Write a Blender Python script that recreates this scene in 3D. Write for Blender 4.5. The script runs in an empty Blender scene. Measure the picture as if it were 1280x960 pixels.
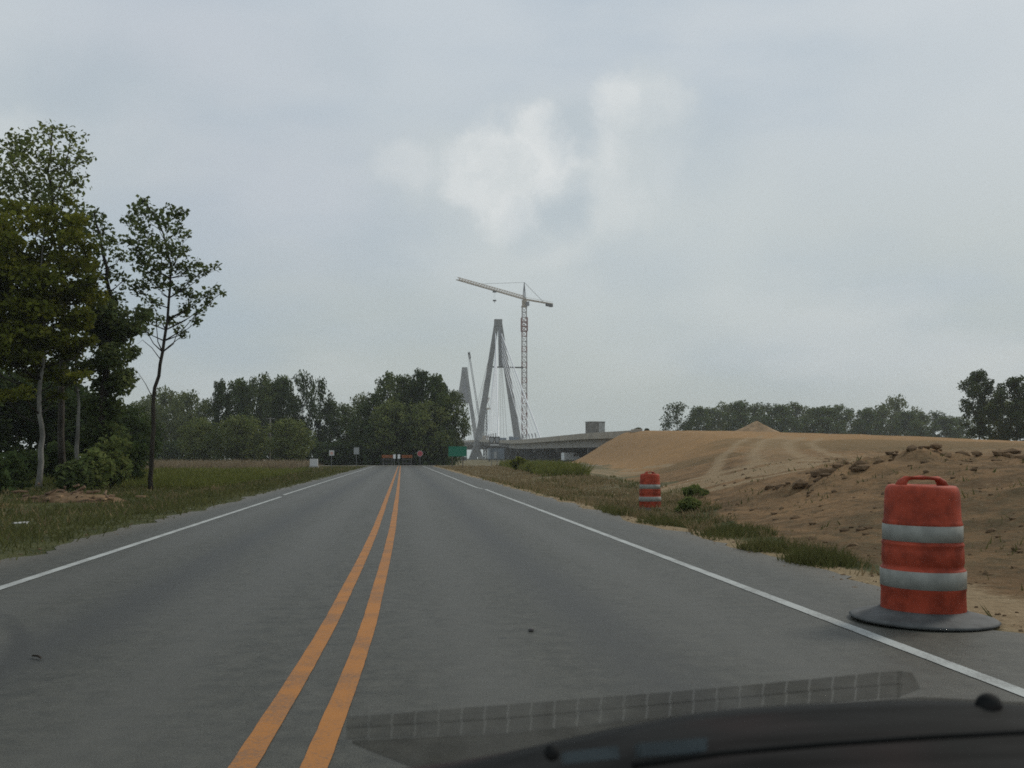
import bpy, math, random
import numpy as np
from mathutils import Vector, Matrix

R = math.radians
SC = bpy.context.scene
COL = SC.collection

# ------------------------------------------------------------------ camera
F = 1256.0                       # focal length in photo pixels (1280 wide)
YAW, PITCH, CH = 0.10916, 0.07308, 1.15
cam = bpy.data.objects.new('camera', bpy.data.cameras.new('camera'))
COL.objects.link(cam)
cam.location = (0, 0, CH)
cam.rotation_euler = (math.pi / 2 + PITCH, 0, -YAW)
cam.data.sensor_width = 36.0
cam.data.lens = 36.0 * F / 1280.0
cam.data.clip_start = 0.05
cam.data.clip_end = 12000
cam.data.dof.use_dof = True
cam.data.dof.focus_distance = 16.0
cam.data.dof.aperture_fstop = 13.0
SC.camera = cam

# ------------------------------------------------------------------ sky, sun, exposure
SUN = Vector((0.72, 0.42, 0.80)).normalized()
sun = bpy.data.objects.new('sun', bpy.data.lights.new('sun', 'SUN'))
COL.objects.link(sun)
sun.rotation_euler = SUN.to_track_quat('Z', 'Y').to_euler()
sun.data.energy = 1.5
sun.data.angle = R(14)
sun.data.color = (1.0, 0.93, 0.82)
sun.location = (40, 20, 60)

SC.view_settings.view_transform = 'Standard'
SC.view_settings.look = 'None'
SC.view_settings.exposure = 0.0
SC.view_settings.gamma = 1.0
SC.view_settings.use_curve_mapping = False
SC.cycles.filter_width = 1.7
SC.cycles.use_denoising = False
SC.cycles.volume_bounces = 1
SC.cycles.transparent_max_bounces = 12
SC.cycles.max_bounces = 6


class NT:
    """tiny node-tree helper: sockets in, sockets out"""
    def __init__(s, tree):
        s.t = tree

    def n(s, kind, **kw):
        d = s.t.nodes.new(kind)
        for k, v in kw.items():
            setattr(d, k, v)
        return d

    def link(s, a, b):
        if isinstance(a, bpy.types.NodeSocket):
            s.t.links.new(a, b)
        else:
            b.default_value = a

    def math(s, op, a, b=None, c=None, clamp=False):
        d = s.n('ShaderNodeMath', operation=op, use_clamp=clamp)
        s.link(a, d.inputs[0])
        if b is not None:
            s.link(b, d.inputs[1])
        if c is not None:
            s.link(c, d.inputs[2])
        return d.outputs[0]

    def vmath(s, op, a, b=None):
        d = s.n('ShaderNodeVectorMath', operation=op)
        s.link(a, d.inputs[0])
        if b is not None:
            s.link(b, d.inputs[1])
        return d.outputs['Value'] if op in ('DOT_PRODUCT', 'LENGTH', 'DISTANCE') else d.outputs[0]

    def noise(s, vec, scale, detail=4, rough=0.55, dist=0.0):
        d = s.n('ShaderNodeTexNoise')
        s.link(vec, d.inputs['Vector'])
        d.inputs['Scale'].default_value = scale
        d.inputs['Detail'].default_value = detail
        d.inputs['Roughness'].default_value = rough
        d.inputs['Distortion'].default_value = dist
        return d.outputs['Fac']

    def ramp(s, fac, a, b, lo=0.0, hi=1.0):
        d = s.n('ShaderNodeMapRange', interpolation_type='SMOOTHSTEP')
        s.link(fac, d.inputs[0])
        for i, v in zip((1, 2, 3, 4), (a, b, lo, hi)):
            d.inputs[i].default_value = v
        return d.outputs[0]

    def mix(s, fac, a, b, mode='MIX'):
        d = s.n('ShaderNodeMix', data_type='RGBA', blend_type=mode)
        d.clamp_factor = True
        s.link(fac, d.inputs[0])
        s.link(a if isinstance(a, bpy.types.NodeSocket) else tuple(a) + (1,) * (4 - len(a)), d.inputs[6])
        s.link(b if isinstance(b, bpy.types.NodeSocket) else tuple(b) + (1,) * (4 - len(b)), d.inputs[7])
        return d.outputs[2]


def pix_dir(px, py):
    """unit world direction of a pixel of the 1280x960 photograph"""
    q, p = YAW, PITCH
    f = np.array([math.sin(q) * math.cos(p), math.cos(q) * math.cos(p), math.sin(p)])
    r = np.array([math.cos(q), -math.sin(q), 0])
    u = np.cross(r, f)
    d = f + r * (px - 640) / F + u * (480 - py) / F
    return d / np.linalg.norm(d)


def at(px, py, Y):
    d = pix_dir(px, py)
    t = Y / d[1]
    return Vector((d[0] * t, Y, CH + d[2] * t))


def gx(px, Y):
    return at(px, 572, Y).x


def gz(py, Y, px=600):
    return at(px, py, Y).z


def build_world():
    w = bpy.data.worlds.new('World')
    SC.world = w
    w.use_nodes = True
    t = NT(w.node_tree)
    w.node_tree.nodes.clear()
    STR = 0.1
    sky = t.n('ShaderNodeTexSky', sky_type='NISHITA')
    sky.sun_disc = False
    sky.sun_elevation = math.asin(SUN.z)
    sky.sun_rotation = math.atan2(SUN.x, SUN.y)
    sky.air_density = 1.5
    sky.dust_density = 4.0
    d = t.n('ShaderNodeTexCoord').outputs['Generated']
    sep = t.n('ShaderNodeSeparateXYZ')
    t.link(d, sep.inputs[0])
    z = sep.outputs['Z']
    c = lambda r, g, b: (r / STR, g / STR, b / STR)
    # overcast veil: paler grey low down, a little bluer high up
    veil = t.mix(t.ramp(z, -0.02, 0.42), c(0.445, 0.503, 0.495), c(0.57, 0.625, 0.67))
    broad = t.noise(t.vmath('MULTIPLY', d, (1.2, 1.2, 3.4)), 1.7, 4, 0.5)
    veil = t.mix(t.ramp(broad, 0.42, 0.64, 0.0, 0.65), veil, c(0.40, 0.49, 0.58))
    broad2 = t.noise(t.vmath('ADD', t.vmath('MULTIPLY', d, (1.0, 1.0, 2.6)), (3.1, 1.7, 0.4)), 2.3, 5, 0.55)
    veil = t.mix(t.ramp(broad2, 0.47, 0.68, 0.0, 0.55), veil, c(0.63, 0.67, 0.69))

    def blob(px, py, size, flat=1.0):
        c0 = pix_dir(px, py)
        off = t.vmath('MULTIPLY', t.vmath('SUBTRACT', d, tuple(c0)), (1, 1, flat))
        return t.ramp(t.vmath('LENGTH', off), size, 0.0)

    # billowing cumulus above the bridge, a wisp at the left edge
    def vnz(scale, det, rough):
        wv = t.n('ShaderNodeTexNoise')
        t.link(d, wv.inputs['Vector'])
        wv.inputs['Scale'].default_value = scale
        wv.inputs['Detail'].default_value = det
        wv.inputs['Roughness'].default_value = rough
        return t.vmath('SUBTRACT', wv.outputs['Color'], (0.5, 0.5, 0.5))
    dw = t.vmath('ADD', d, t.vmath('MULTIPLY', vnz(8.0, 2, 0.5), (0.07, 0.07, 0.07)))
    dw = t.vmath('ADD', dw, t.vmath('MULTIPLY', vnz(22.0, 6, 0.6), (0.060, 0.060, 0.060)))

    def puff(px, py, size, soft=0.45, flat=1.0):
        c0 = pix_dir(px, py)
        off = t.vmath('MULTIPLY', t.vmath('SUBTRACT', dw, tuple(c0)), (1, 1, flat))
        return t.ramp(t.vmath('LENGTH', off), size, size * soft)

    def union(lst):
        o = None
        for v, k in lst:
            x = t.math('MULTIPLY', v, k)
            o = x if o is None else t.math('MAXIMUM', o, x)
        return o
    body = union([(puff(590, 250, 0.10, .35), .8), (puff(690, 235, 0.115, .35), .85), (puff(785, 255, 0.125, .3), .75), (puff(880, 300, 0.14, .1), .6), (puff(650, 305, 0.13, .2), .7),
                  (puff(815, 145, 0.068, .3), .7), (puff(745, 175, 0.06, .2), .5), (puff(530, 230, 0.06, .2), .55), (puff(740, 350, 0.2, .1, 1.4), .5), (puff(20, 165, 0.06, .2), .8), (puff(960, 330, 0.14, .0, 1.5), .35)])
    col = t.mix(body, veil, c(0.585, 0.635, 0.645))
    lit = union([(puff(635, 215, 0.068, .55), 1.0), (puff(595, 225, 0.05, .5), .8), (puff(675, 188, 0.052, .55), .85), (puff(735, 200, 0.05, .45), .65), (puff(785, 128, 0.038, .4), .7), (puff(838, 135, 0.034, .3), .42),
                 (puff(25, 155, 0.036, .3), .5), (puff(520, 212, 0.034, .3), .42), (puff(760, 245, 0.055, .3), .35), (puff(845, 215, 0.038, .2), .32), (puff(690, 290, 0.06, .2), .3)])
    fine = t.ramp(t.noise(dw, 20.0, 5, 0.6), 0.34, 0.60, 0.5, 1.0)
    col = t.mix(t.math('MULTIPLY', lit, fine), col, c(0.75, 0.775, 0.775))
    shade = union([(puff(708, 255, 0.05, .15), .7), (puff(660, 275, 0.05, .1), .45), (puff(500, 290, 0.09, .0, 1.6), .5), (puff(722, 165, 0.04, .1), .65), (puff(800, 330, 0.09, .0, 1.8), .4), (puff(130, 110, 0.15, .0, 2.5), .7),
                   (puff(880, 190, 0.08, .0), .4), (puff(420, 60, 0.09, .0, 2.0), .35), (puff(1150, 60, 0.2, .0, 2.5), .35)])
    col = t.mix(shade, col, c(0.44, 0.515, 0.57))
    lav = union([(puff(330, 240, 0.22, .0, 1.6), .5), (puff(250, 60, 0.2, .0, 2.0), .45)])
    col = t.mix(lav, col, c(0.545, 0.58, 0.64))
    col = t.mix(0.90, sky.outputs[0], col)
    bg = t.n('ShaderNodeBackground')
    t.link(col, bg.inputs['Color'])
    bg.inputs['Strength'].default_value = STR
    out = t.n('ShaderNodeOutputWorld')
    t.link(bg.outputs[0], out.inputs['Surface'])


build_world()

# ------------------------------------------------------------------ materials
def principled(name, color, rough=0.8, spec=0.3, metal=0.0, vary=0.0, scale=6.0, bump=0.0, bscale=40.0):
    m = bpy.data.materials.new(name)
    m.use_nodes = True
    t = NT(m.node_tree)
    b = m.node_tree.nodes['Principled BSDF']
    b.inputs['Roughness'].default_value = rough
    b.inputs['Specular IOR Level'].default_value = spec
    b.inputs['Metallic'].default_value = metal
    pos = t.n('ShaderNodeTexCoord').outputs['Object']
    if vary:
        nz = t.ramp(t.noise(pos, scale, 5, 0.6), 0.3, 0.7)
        dark = tuple(x * (1 - vary) for x in color)
        lite = tuple(min(1, x * (1 + vary * 0.6)) for x in color)
        t.link(t.mix(nz, dark, lite), b.inputs['Base Color'])
    else:
        nz = t.noise(pos, 3.0, 3)
        t.link(t.mix(nz, tuple(x * 0.94 for x in color), color), b.inputs['Base Color'])
    if bump:
        bp = t.n('ShaderNodeBump')
        bp.inputs['Strength'].default_value = bump
        t.link(t.noise(pos, bscale, 4, 0.6), bp.inputs['Height'])
        t.link(bp.outputs[0], b.inputs['Normal'])
    return m


def foliage_mat(name, dark, mid, lite, trans=0.3):
    m = bpy.data.materials.new(name)
    m.use_nodes = True
    t = NT(m.node_tree)
    m.node_tree.nodes.clear()
    rnd = t.n('ShaderNodeNewGeometry').outputs['Random Per Island']
    pos = t.n('ShaderNodeTexCoord').outputs['Object']
    inst = t.n('ShaderNodeObjectInfo').outputs['Random']
    nz = t.noise(t.vmath('ADD', pos, inst), 0.55, 3, 0.5)
    f = t.math('ADD', t.math('MULTIPLY', rnd, 0.55), t.math('MULTIPLY', t.math('SUBTRACT', nz, 0.5), 1.5))
    f = t.math('ADD', f, 0.22)
    c = t.mix(t.ramp(f, 0.05, 0.5), dark, mid)
    c = t.mix(t.ramp(f, 0.55, 1.05), c, lite)
    df = t.n('ShaderNodeBsdfDiffuse')
    t.link(c, df.inputs[0])
    tr = t.n('ShaderNodeBsdfTranslucent')
    t.link(t.mix(0.5, c, lite), tr.inputs[0])
    ms = t.n('ShaderNodeMixShader')
    ms.inputs[0].default_value = trans
    t.link(df.outputs[0], ms.inputs[1])
    t.link(tr.outputs[0], ms.inputs[2])
    out = t.n('ShaderNodeOutputMaterial')
    t.link(ms.outputs[0], out.inputs[0])
    return m


def bark_mat(name, a, b, scale=3.0):
    m = bpy.data.materials.new(name)
    m.use_nodes = True
    t = NT(m.node_tree)
    p = m.node_tree.nodes['Principled BSDF']
    p.inputs['Roughness'].default_value = 0.95
    p.inputs['Specular IOR Level'].default_value = 0.1
    pos = t.n('ShaderNodeTexCoord').outputs['Object']
    nz = t.noise(t.vmath('MULTIPLY', pos, (1, 1, 0.35)), scale, 6, 0.65)
    t.link(t.mix(t.ramp(nz, 0.36, 0.64), a, b), p.inputs['Base Color'])
    bp = t.n('ShaderNodeBump')
    bp.inputs['Strength'].default_value = 0.6
    bp.inputs['Distance'].default_value = 0.03
    t.link(nz, bp.inputs['Height'])
    t.link(bp.outputs[0], p.inputs['Normal'])
    return m


M = {}
M['leaf_olive'] = foliage_mat('leaf_olive', (0.038, 0.048, 0.010), (0.105, 0.122, 0.020), (0.26, 0.255, 0.045))
M['leaf_green'] = foliage_mat('leaf_green', (0.048, 0.066, 0.024), (0.115, 0.145, 0.046), (0.250, 0.265, 0.090))
M['leaf_dark'] = foliage_mat('leaf_dark', (0.020, 0.034, 0.013), (0.044, 0.066, 0.024), (0.105, 0.132, 0.046), 0.26)
M['leaf_mid'] = foliage_mat('leaf_mid', (0.032, 0.048, 0.020), (0.080, 0.108, 0.040), (0.185, 0.210, 0.075), 0.3)
M['leaf_wood'] = foliage_mat('leaf_wood', (0.026, 0.046, 0.017), (0.066, 0.098, 0.033), (0.165, 0.195, 0.066), 0.25)
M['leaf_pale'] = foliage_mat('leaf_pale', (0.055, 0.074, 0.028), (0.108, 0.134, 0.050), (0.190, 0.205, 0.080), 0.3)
M['grass_verge'] = foliage_mat('grass_verge', (0.046, 0.056, 0.020), (0.092, 0.100, 0.036), (0.170, 0.152, 0.064), 0.25)
M['grass_lush'] = foliage_mat('grass_lush', (0.070, 0.090, 0.022), (0.130, 0.145, 0.038), (0.21, 0.200, 0.066), 0.25)
M['grass_dry'] = foliage_mat('grass_dry', (0.125, 0.098, 0.050), (0.235, 0.180, 0.100), (0.32, 0.240, 0.140), 0.25)
M['grass_straw'] = foliage_mat('grass_straw', (0.13, 0.105, 0.062), (0.21, 0.165, 0.105), (0.30, 0.245, 0.165), 0.25)
M['bark_grey'] = bark_mat('bark_grey', (0.035, 0.030, 0.024), (0.085, 0.075, 0.062))
M['bark_pale'] = bark_mat('bark_pale', (0.11, 0.105, 0.093), (0.26, 0.25, 0.225), 2.0)
M['bark_dark'] = bark_mat('bark_dark', (0.022, 0.018, 0.014), (0.050, 0.042, 0.033))
M['concrete'] = principled('concrete', (0.36, 0.35, 0.33), 0.85, 0.2, vary=0.18, scale=0.25)
M['concrete_tower'] = principled('concrete_tower', (0.23, 0.228, 0.222), 0.85, 0.2, vary=0.22, scale=0.12)
M['concrete_warm'] = principled('concrete_warm', (0.37, 0.335, 0.275), 0.85, 0.2, vary=0.2, scale=0.3)
M['girder'] = principled('girder', (0.32, 0.305, 0.28), 0.7, 0.3, vary=0.2, scale=0.4)
M['pier'] = principled('pier', (0.10, 0.096, 0.09), 0.9, 0.2, vary=0.25, scale=0.4)
M['stay'] = principled('stay', (0.66, 0.67, 0.68), 0.5, 0.4)
M['steel_dark'] = principled('steel_dark', (0.055, 0.05, 0.048), 0.6, 0.4, vary=0.2)
M['crane_tan'] = principled('crane_tan', (0.36, 0.30, 0.23), 0.6, 0.4, vary=0.15)
M['crane_red'] = principled('crane_red', (0.24, 0.105, 0.085), 0.6, 0.4, vary=0.15)
M['crane_white'] = principled('crane_white', (0.40, 0.37, 0.345), 0.6, 0.4, vary=0.12)
M['crane_grey'] = principled('crane_grey', (0.20, 0.20, 0.21), 0.6, 0.4, vary=0.15)
M['container'] = principled('container', (0.19, 0.18, 0.16), 0.7, 0.3, vary=0.3, scale=0.8)
M['container_pale'] = principled('container_pale', (0.30, 0.30, 0.28), 0.7, 0.3, vary=0.2, scale=0.9)
M['orange'] = principled('orange', (0.34, 0.055, 0.027), 0.65, 0.2, vary=0.4, scale=7.0, bump=0.06, bscale=18)
M['reflective'] = principled('reflective', (0.275, 0.28, 0.25), 0.6, 0.25, vary=0.2, scale=9.0)
M['rubber'] = principled('rubber', (0.085, 0.088, 0.086), 0.75, 0.3, vary=0.35, scale=7.0, bump=0.25, bscale=30)
M['sign_green'] = principled('sign_green', (0.012, 0.17, 0.105), 0.5, 0.4)
M['sign_white'] = principled('sign_white', (0.58, 0.58, 0.57), 0.5, 0.4)
M['sign_grey'] = principled('sign_grey', (0.34, 0.35, 0.35), 0.6, 0.4)
M['sign_red'] = principled('sign_red', (0.42, 0.075, 0.085), 0.5, 0.4)
M['sign_pink'] = principled('sign_pink', (0.62, 0.36, 0.30), 0.5, 0.4)
M['barrier_orange'] = principled('barrier_orange', (0.24, 0.075, 0.022), 0.6, 0.3, vary=0.25)
M['post'] = principled('post', (0.17, 0.17, 0.17), 0.6, 0.4, metal=0.3, vary=0.2)
M['wood_post'] = principled('wood_post', (0.14, 0.11, 0.085), 0.9, 0.1, vary=0.3)
M['glass_dark'] = principled('glass_dark', (0.03, 0.035, 0.04), 0.15, 0.5)
M['tyre'] = principled('tyre', (0.03, 0.03, 0.03), 0.9, 0.2)
M['van_white'] = principled('van_white', (0.72, 0.73, 0.74), 0.4, 0.5)
M['truck_blue'] = principled('truck_blue', (0.16, 0.19, 0.22), 0.6, 0.4, vary=0.2)
M['dirt_pile'] = principled('dirt_pile', (0.30, 0.205, 0.12), 0.95, 0.1, vary=0.3, scale=1.2, bump=0.6, bscale=5)
M['clod'] = principled('clod', (0.15, 0.10, 0.058), 0.95, 0.1, vary=0.4, scale=2.0, bump=0.6, bscale=12)
M['brush'] = principled('brush', (0.17, 0.115, 0.075), 0.95, 0.1, vary=0.45, scale=2.5)
M['litter'] = principled('litter', (0.4, 0.4, 0.38), 0.7, 0.3)
M['dash'] = principled('dash', (0.013, 0.0135, 0.0135), 0.75, 0.12, vary=0.3, scale=9.0, bump=0.05, bscale=220)
def _dash():
    m = M['dash']
    t = NT(m.node_tree)
    b = m.node_tree.nodes['Principled BSDF']
    pos = t.n('ShaderNodeTexCoord').outputs['Object']
    st = t.noise(t.vmath('MULTIPLY', pos, (2.2, 30, 30)), 1.0, 4, 0.6)
    bl = t.noise(t.vmath('MULTIPLY', pos, (3.0, 8, 8)), 1.3, 3, 0.5)
    c = t.mix(t.ramp(st, 0.42, 0.62), (0.004, 0.005, 0.005), (0.018, 0.0185, 0.018))
    c = t.mix(t.ramp(bl, 0.52, 0.68, 0, 0.7), c, (0.034, 0.019, 0.018))
    t.link(c, b.inputs['Base Color'])


_dash()
M['dash_red'] = principled('dash_red', (0.040, 0.026, 0.026), 0.45, 0.4, vary=0.3, scale=6.0)
M['dash_pale'] = principled('dash_pale', (0.080, 0.100, 0.108), 0.5, 0.4, vary=0.25, scale=25)


# ------------------------------------------------------------------ object helpers
def link_mesh(name, verts, faces, mats, parent=None, midx=None, smooth=False):
    me = bpy.data.meshes.new(name)
    me.from_pydata([tuple(v) for v in verts], [], faces)
    for m in (mats if isinstance(mats, (list, tuple)) else [mats]):
        me.materials.append(m)
    if midx is not None:
        me.polygons.foreach_set('material_index', np.asarray(midx, np.int32))
    if smooth:
        me.polygons.foreach_set('use_smooth', np.ones(len(faces), bool))
    me.update()
    o = bpy.data.objects.new(name, me)
    COL.objects.link(o)
    if parent is not None:
        o.parent = parent
    return o


def fast_mesh(name, V, nper, mats, parent=None):
    """V: (n*nper, 3) array, each consecutive nper points one face"""
    n = len(V) // nper
    me = bpy.data.meshes.new(name)
    me.vertices.add(len(V))
    me.vertices.foreach_set('co', np.asarray(V, np.float32).ravel())
    me.loops.add(len(V))
    me.loops.foreach_set('vertex_index', np.arange(len(V), dtype=np.int32))
    me.polygons.add(n)
    me.polygons.foreach_set('loop_start', np.arange(0, len(V), nper, dtype=np.int32))
    me.polygons.foreach_set('loop_total', np.full(n, nper, np.int32))
    me.materials.append(mats)
    me.update(calc_edges=True)
    o = bpy.data.objects.new(name, me)
    COL.objects.link(o)
    if parent is not None:
        o.parent = parent
    return o


def tag(o, label=None, cat=None, group=None, kind=None):
    if label:
        o['label'] = label
    if cat:
        o['category'] = cat
    if group:
        o['group'] = group
    if kind:
        o['kind'] = kind
    return o


def empty(name, loc, label, cat, group=None, rz=0.0):
    o = bpy.data.objects.new(name, None)
    o.empty_display_size = 0.3
    COL.objects.link(o)
    o.location = loc
    o.rotation_euler = (0, 0, rz)
    return tag(o, label, cat, group)


def copy_tree(src, parent=None):
    c = src.copy()
    COL.objects.link(c)
    if parent is not None:
        c.parent = parent
    for ch in list(src.children):
        copy_tree(ch, c)
    return c


class MB:
    def __init__(s):
        s.v, s.f, s.m = [], [], []

    def add(s, vs, fs, mi=0):
        b = len(s.v)
        s.v += [tuple(v) for v in vs]
        s.f += [tuple(i + b for i in f) for f in fs]
        s.m += [mi] * len(fs)

    def box(s, x0, x1, y0, y1, z0, z1, mi=0, rz=0.0, c=None):
        vs = [(x, y, z) for z in (z0, z1) for y in (y0, y1) for x in (x0, x1)]
        if rz:
            cx, cy = c if c else ((x0 + x1) / 2, (y0 + y1) / 2)
            ca, sa = math.cos(rz), math.sin(rz)
            vs = [(cx + (x - cx) * ca - (y - cy) * sa, cy + (x - cx) * sa + (y - cy) * ca, z) for x, y, z in vs]
        s.add(vs, [(0, 2, 3, 1), (4, 5, 7, 6), (0, 1, 5, 4), (2, 6, 7, 3), (0, 4, 6, 2), (1, 3, 7, 5)], mi)

    def bar(s, a, b, w, mi=0, n=4, w2=None):
        """prism from a to b with radius w"""
        a, b = Vector(a), Vector(b)
        d = (b - a)
        if d.length < 1e-6:
            return
        d.normalize()
        up = Vector((0, 0, 1)) if abs(d.z) < 0.95 else Vector((1, 0, 0))
        r = d.cross(up).normalized()
        u = r.cross(d)
        w2 = w if w2 is None else w2
        vs = []
        for p, ww in ((a, w), (b, w2)):
            for k in range(n):
                an = 2 * math.pi * (k + 0.5) / n
                vs.append(p + r * (ww * math.cos(an)) + u * (ww * math.sin(an)))
        fs = [(k, (k + 1) % n, n + (k + 1) % n, n + k) for k in range(n)]
        fs += [tuple(range(n - 1, -1, -1)), tuple(range(n, 2 * n))]
        s.add(vs, fs, mi)

    def tube(s, pts, rad, n=6, mi=0):
        rings = []
        pts = [Vector(p) for p in pts]
        b = len(s.v)
        ref = Vector((1, 0, 0))
        for i, p in enumerate(pts):
            d = (pts[min(i + 1, len(pts) - 1)] - pts[max(i - 1, 0)])
            d = d.normalized() if d.length > 1e-9 else Vector((0, 0, 1))
            r = ref - d * ref.dot(d)
            if r.length < 1e-3:
                r = Vector((0, 1, 0)) - d * d.y
            r.normalize()
            u = d.cross(r)
            for k in range(n):
                an = 2 * math.pi * k / n
                s.v.append(tuple(p + (r * math.cos(an) + u * math.sin(an)) * rad[i]))
        for i in range(len(pts) - 1):
            for k in range(n):
                s.f.append((b + i * n + k, b + i * n + (k + 1) % n, b + (i + 1) * n + (k + 1) % n, b + (i + 1) * n + k))
                s.m.append(mi)
        s.f.append(tuple(b + k for k in range(n - 1, -1, -1)))
        s.m.append(mi)
        e = b + (len(pts) - 1) * n
        s.f.append(tuple(e + k for k in range(n)))
        s.m.append(mi)

    def lathe(s, prof, n=32, mi=0, close=True):
        b = len(s.v)
        for r, z in prof:
            for k in range(n):
                an = 2 * math.pi * k / n
                s.v.append((r * math.cos(an), r * math.sin(an), z))
        for i in range(len(prof) - 1):
            for k in range(n):
                s.f.append((b + i * n + k, b + i * n + (k + 1) % n, b + (i + 1) * n + (k + 1) % n, b + (i + 1) * n + k))
                s.m.append(mi)
        if close:
            s.f.append(tuple(b + k for k in range(n - 1, -1, -1)))
            e = b + (len(prof) - 1) * n
            s.f.append(tuple(e + k for k in range(n)))
            s.m += [mi, mi]

    def prism(s, poly, y0, y1, mi=0):
        """polygon in x,z extruded along y"""
        n = len(poly)
        vs = [(x, y0, z) for x, z in poly] + [(x, y1, z) for x, z in poly]
        fs = [tuple(range(n)), tuple(range(2 * n - 1, n - 1, -1))]
        fs += [(k, n + k, n + (k + 1) % n, (k + 1) % n) for k in range(n)]
        s.add(vs, fs, mi)

    def build(s, name, mats, parent=None, smooth=False):
        return link_mesh(name, s.v, s.f, mats, parent, s.m, smooth)


# ------------------------------------------------------------------ noise and terrain
_rng = np.random.default_rng(7)
_lat = _rng.random((256, 256))


def vnoise(x, y):
    xi, yi = np.floor(x).astype(int), np.floor(y).astype(int)
    fx, fy = x - xi, y - yi
    fx, fy = fx * fx * (3 - 2 * fx), fy * fy * (3 - 2 * fy)
    g = lambda a, b: _lat[a & 255, b & 255]
    return (g(xi, yi) * (1 - fx) + g(xi + 1, yi) * fx) * (1 - fy) + (g(xi, yi + 1) * (1 - fx) + g(xi + 1, yi + 1) * fx) * fy


def fbm(x, y, o=4):
    s, a, t = 0, 1.0, 0
    for k in range(o):
        s = s + a * vnoise(x * 2 ** k + 17.3 * k, y * 2 ** k + 9.1 * k)
        t += a
        a *= 0.5
    return s / t - 0.5


def sst(x, a, b):
    t = np.clip((x - a) / (b - a), 0, 1)
    return t * t * (3 - 2 * t)


TY = [0, 10, 20, 36, 80, 142, 190, 230]
TX = [4.45, 4.75, 5.4, 8.6, 17.5, 29.0, 31.0, 38.0]
CY = [0, 12, 20, 40, 60, 73, 100, 142, 190]
CZ = [0.80, 0.92, 1.0, 1.12, 1.8, 2.45, 3.6, 5.0, 6.25]
WY = [0, 20, 36, 80, 142, 190]
WW = [5.5, 5.0, 5.5, 9.0, 12.5, 13.0]


def height(X, Y, rough=True):
    X, Y = np.asarray(X, float), np.asarray(Y, float)
    toe = np.interp(Y, TY, TX) + 0.5 * fbm(X * 0 + 3.3, Y * 0.15, 3)
    w = np.interp(Y, WY, WW)
    s = np.clip((X - toe) / w, 0, 1)
    s = 0.35 * s + 0.65 * s * s * (3 - 2 * s)
    zc = np.interp(Y, CY, CZ)
    z = zc * s
    z = z - s * np.clip(np.clip(X - 45, 0, 30) * 0.035 + np.clip(X - 75, 0, 60) * 0.08, 0, zc * 0.97)
    # end of the fill under the bridge
    z = z * (1 - sst(Y, 190, 226))
    # shallow ditch right of the road
    z = z - 0.20 * sst(X, 4.3, 5.6) * (1 - sst(X, 6.8, 10.0)) * sst(Y, 13, 20) * (1 - sst(Y, 60, 90))
    # left verge: slight dip then level
    z = z - 0.12 * sst(-X, 5.0, 8.0) * (1 - sst(-X, 9, 13)) * (1 - sst(Y, 60, 110))
    # ground beyond the junction lies a little lower
    z = z - 0.5 * sst(Y, 147, 156) * (1 - sst(X, 20, 28))
    road = np.maximum(np.abs(X + 0.1) - 4.4, 0)
    rr = sst(road, 0.0, 1.2)
    if rough:
        z = z + rr * (0.10 * fbm(X * 0.35, Y * 0.35, 5))
        dirt = s * (1 - sst(Y, 45, 75))
        z = z + dirt * (0.30 * fbm(X * 0.9, Y * 0.7, 5) + 0.16 * np.abs(fbm(X * 2.6, Y * 2.6, 3)))
        ridge = np.exp(-((Y - 20.5 + 0.25 * (X - 10)) / 1.5) ** 2) * sst(X, 7.6, 8.8) * (1 - sst(X, 22, 30))
        z = z + ridge * (0.10 + 0.75 * fbm(X * 1.6 + 5, Y * 1.6, 4))
        z = z + s * sst(Y, 40, 60) * (0.35 * fbm(X * 0.12, Y * 0.12, 4))
        z = z + np.clip(4 * s * (1 - s), 0, 1) * sst(Y, 50, 80) * (0.30 * fbm(X * 0.07, Y * 0.55, 4) + 0.22 * fbm(X * 0.5 + 3, Y * 0.5, 4))
    z = z - 0.045 * (1 - sst(road, -0.25, 0.10)) * (Y < 146)
    far = sst(np.hypot(X, Y), 420, 900)
    return z - 2.0 * far * sst(np.abs(X - 55), 20, 90)


def hit(px, py):
    """ground point seen at a pixel"""
    d = pix_dir(px, py)
    ts = np.geomspace(3, 2500, 9000)
    P = np.array([0, 0, CH]) + ts[:, None] * d
    below = P[:, 2] < height(P[:, 0], P[:, 1], False)
    i = int(np.argmax(below)) if below.any() else len(ts) - 1
    return P[i]


def seg_dist(X, Y, pts):
    D = np.full(X.shape, 1e9)
    for a, b in zip(pts[:-1], pts[1:]):
        dx, dy = b[0] - a[0], b[1] - a[1]
        t = np.clip(((X - a[0]) * dx + (Y - a[1]) * dy) / (dx * dx + dy * dy + 1e-9), 0, 1)
        D = np.minimum(D, np.hypot(X - a[0] - t * dx, Y - a[1] - t * dy))
    return D


EY = [0, 8.5, 10, 15, 20, 25, 30, 45, 80, 142, 190, 232]
EX = [3.8, 4.0, 4.8, 5.15, 6.3, 7.4, 8.4, 10.5, 18, 29, 31, 37]


def dirt_edge(Y):
    return np.interp(Y, EY, EX)


def steps(lo, hi, s0, k):
    out, x = [0.0], 0.0
    while x < hi:
        x += max(s0, k * x)
        out.append(x)
    neg, x = [], 0.0
    while x > lo:
        x -= max(s0, k * -x)
        neg.append(x)
    return np.array(neg[::-1] + out)


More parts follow.
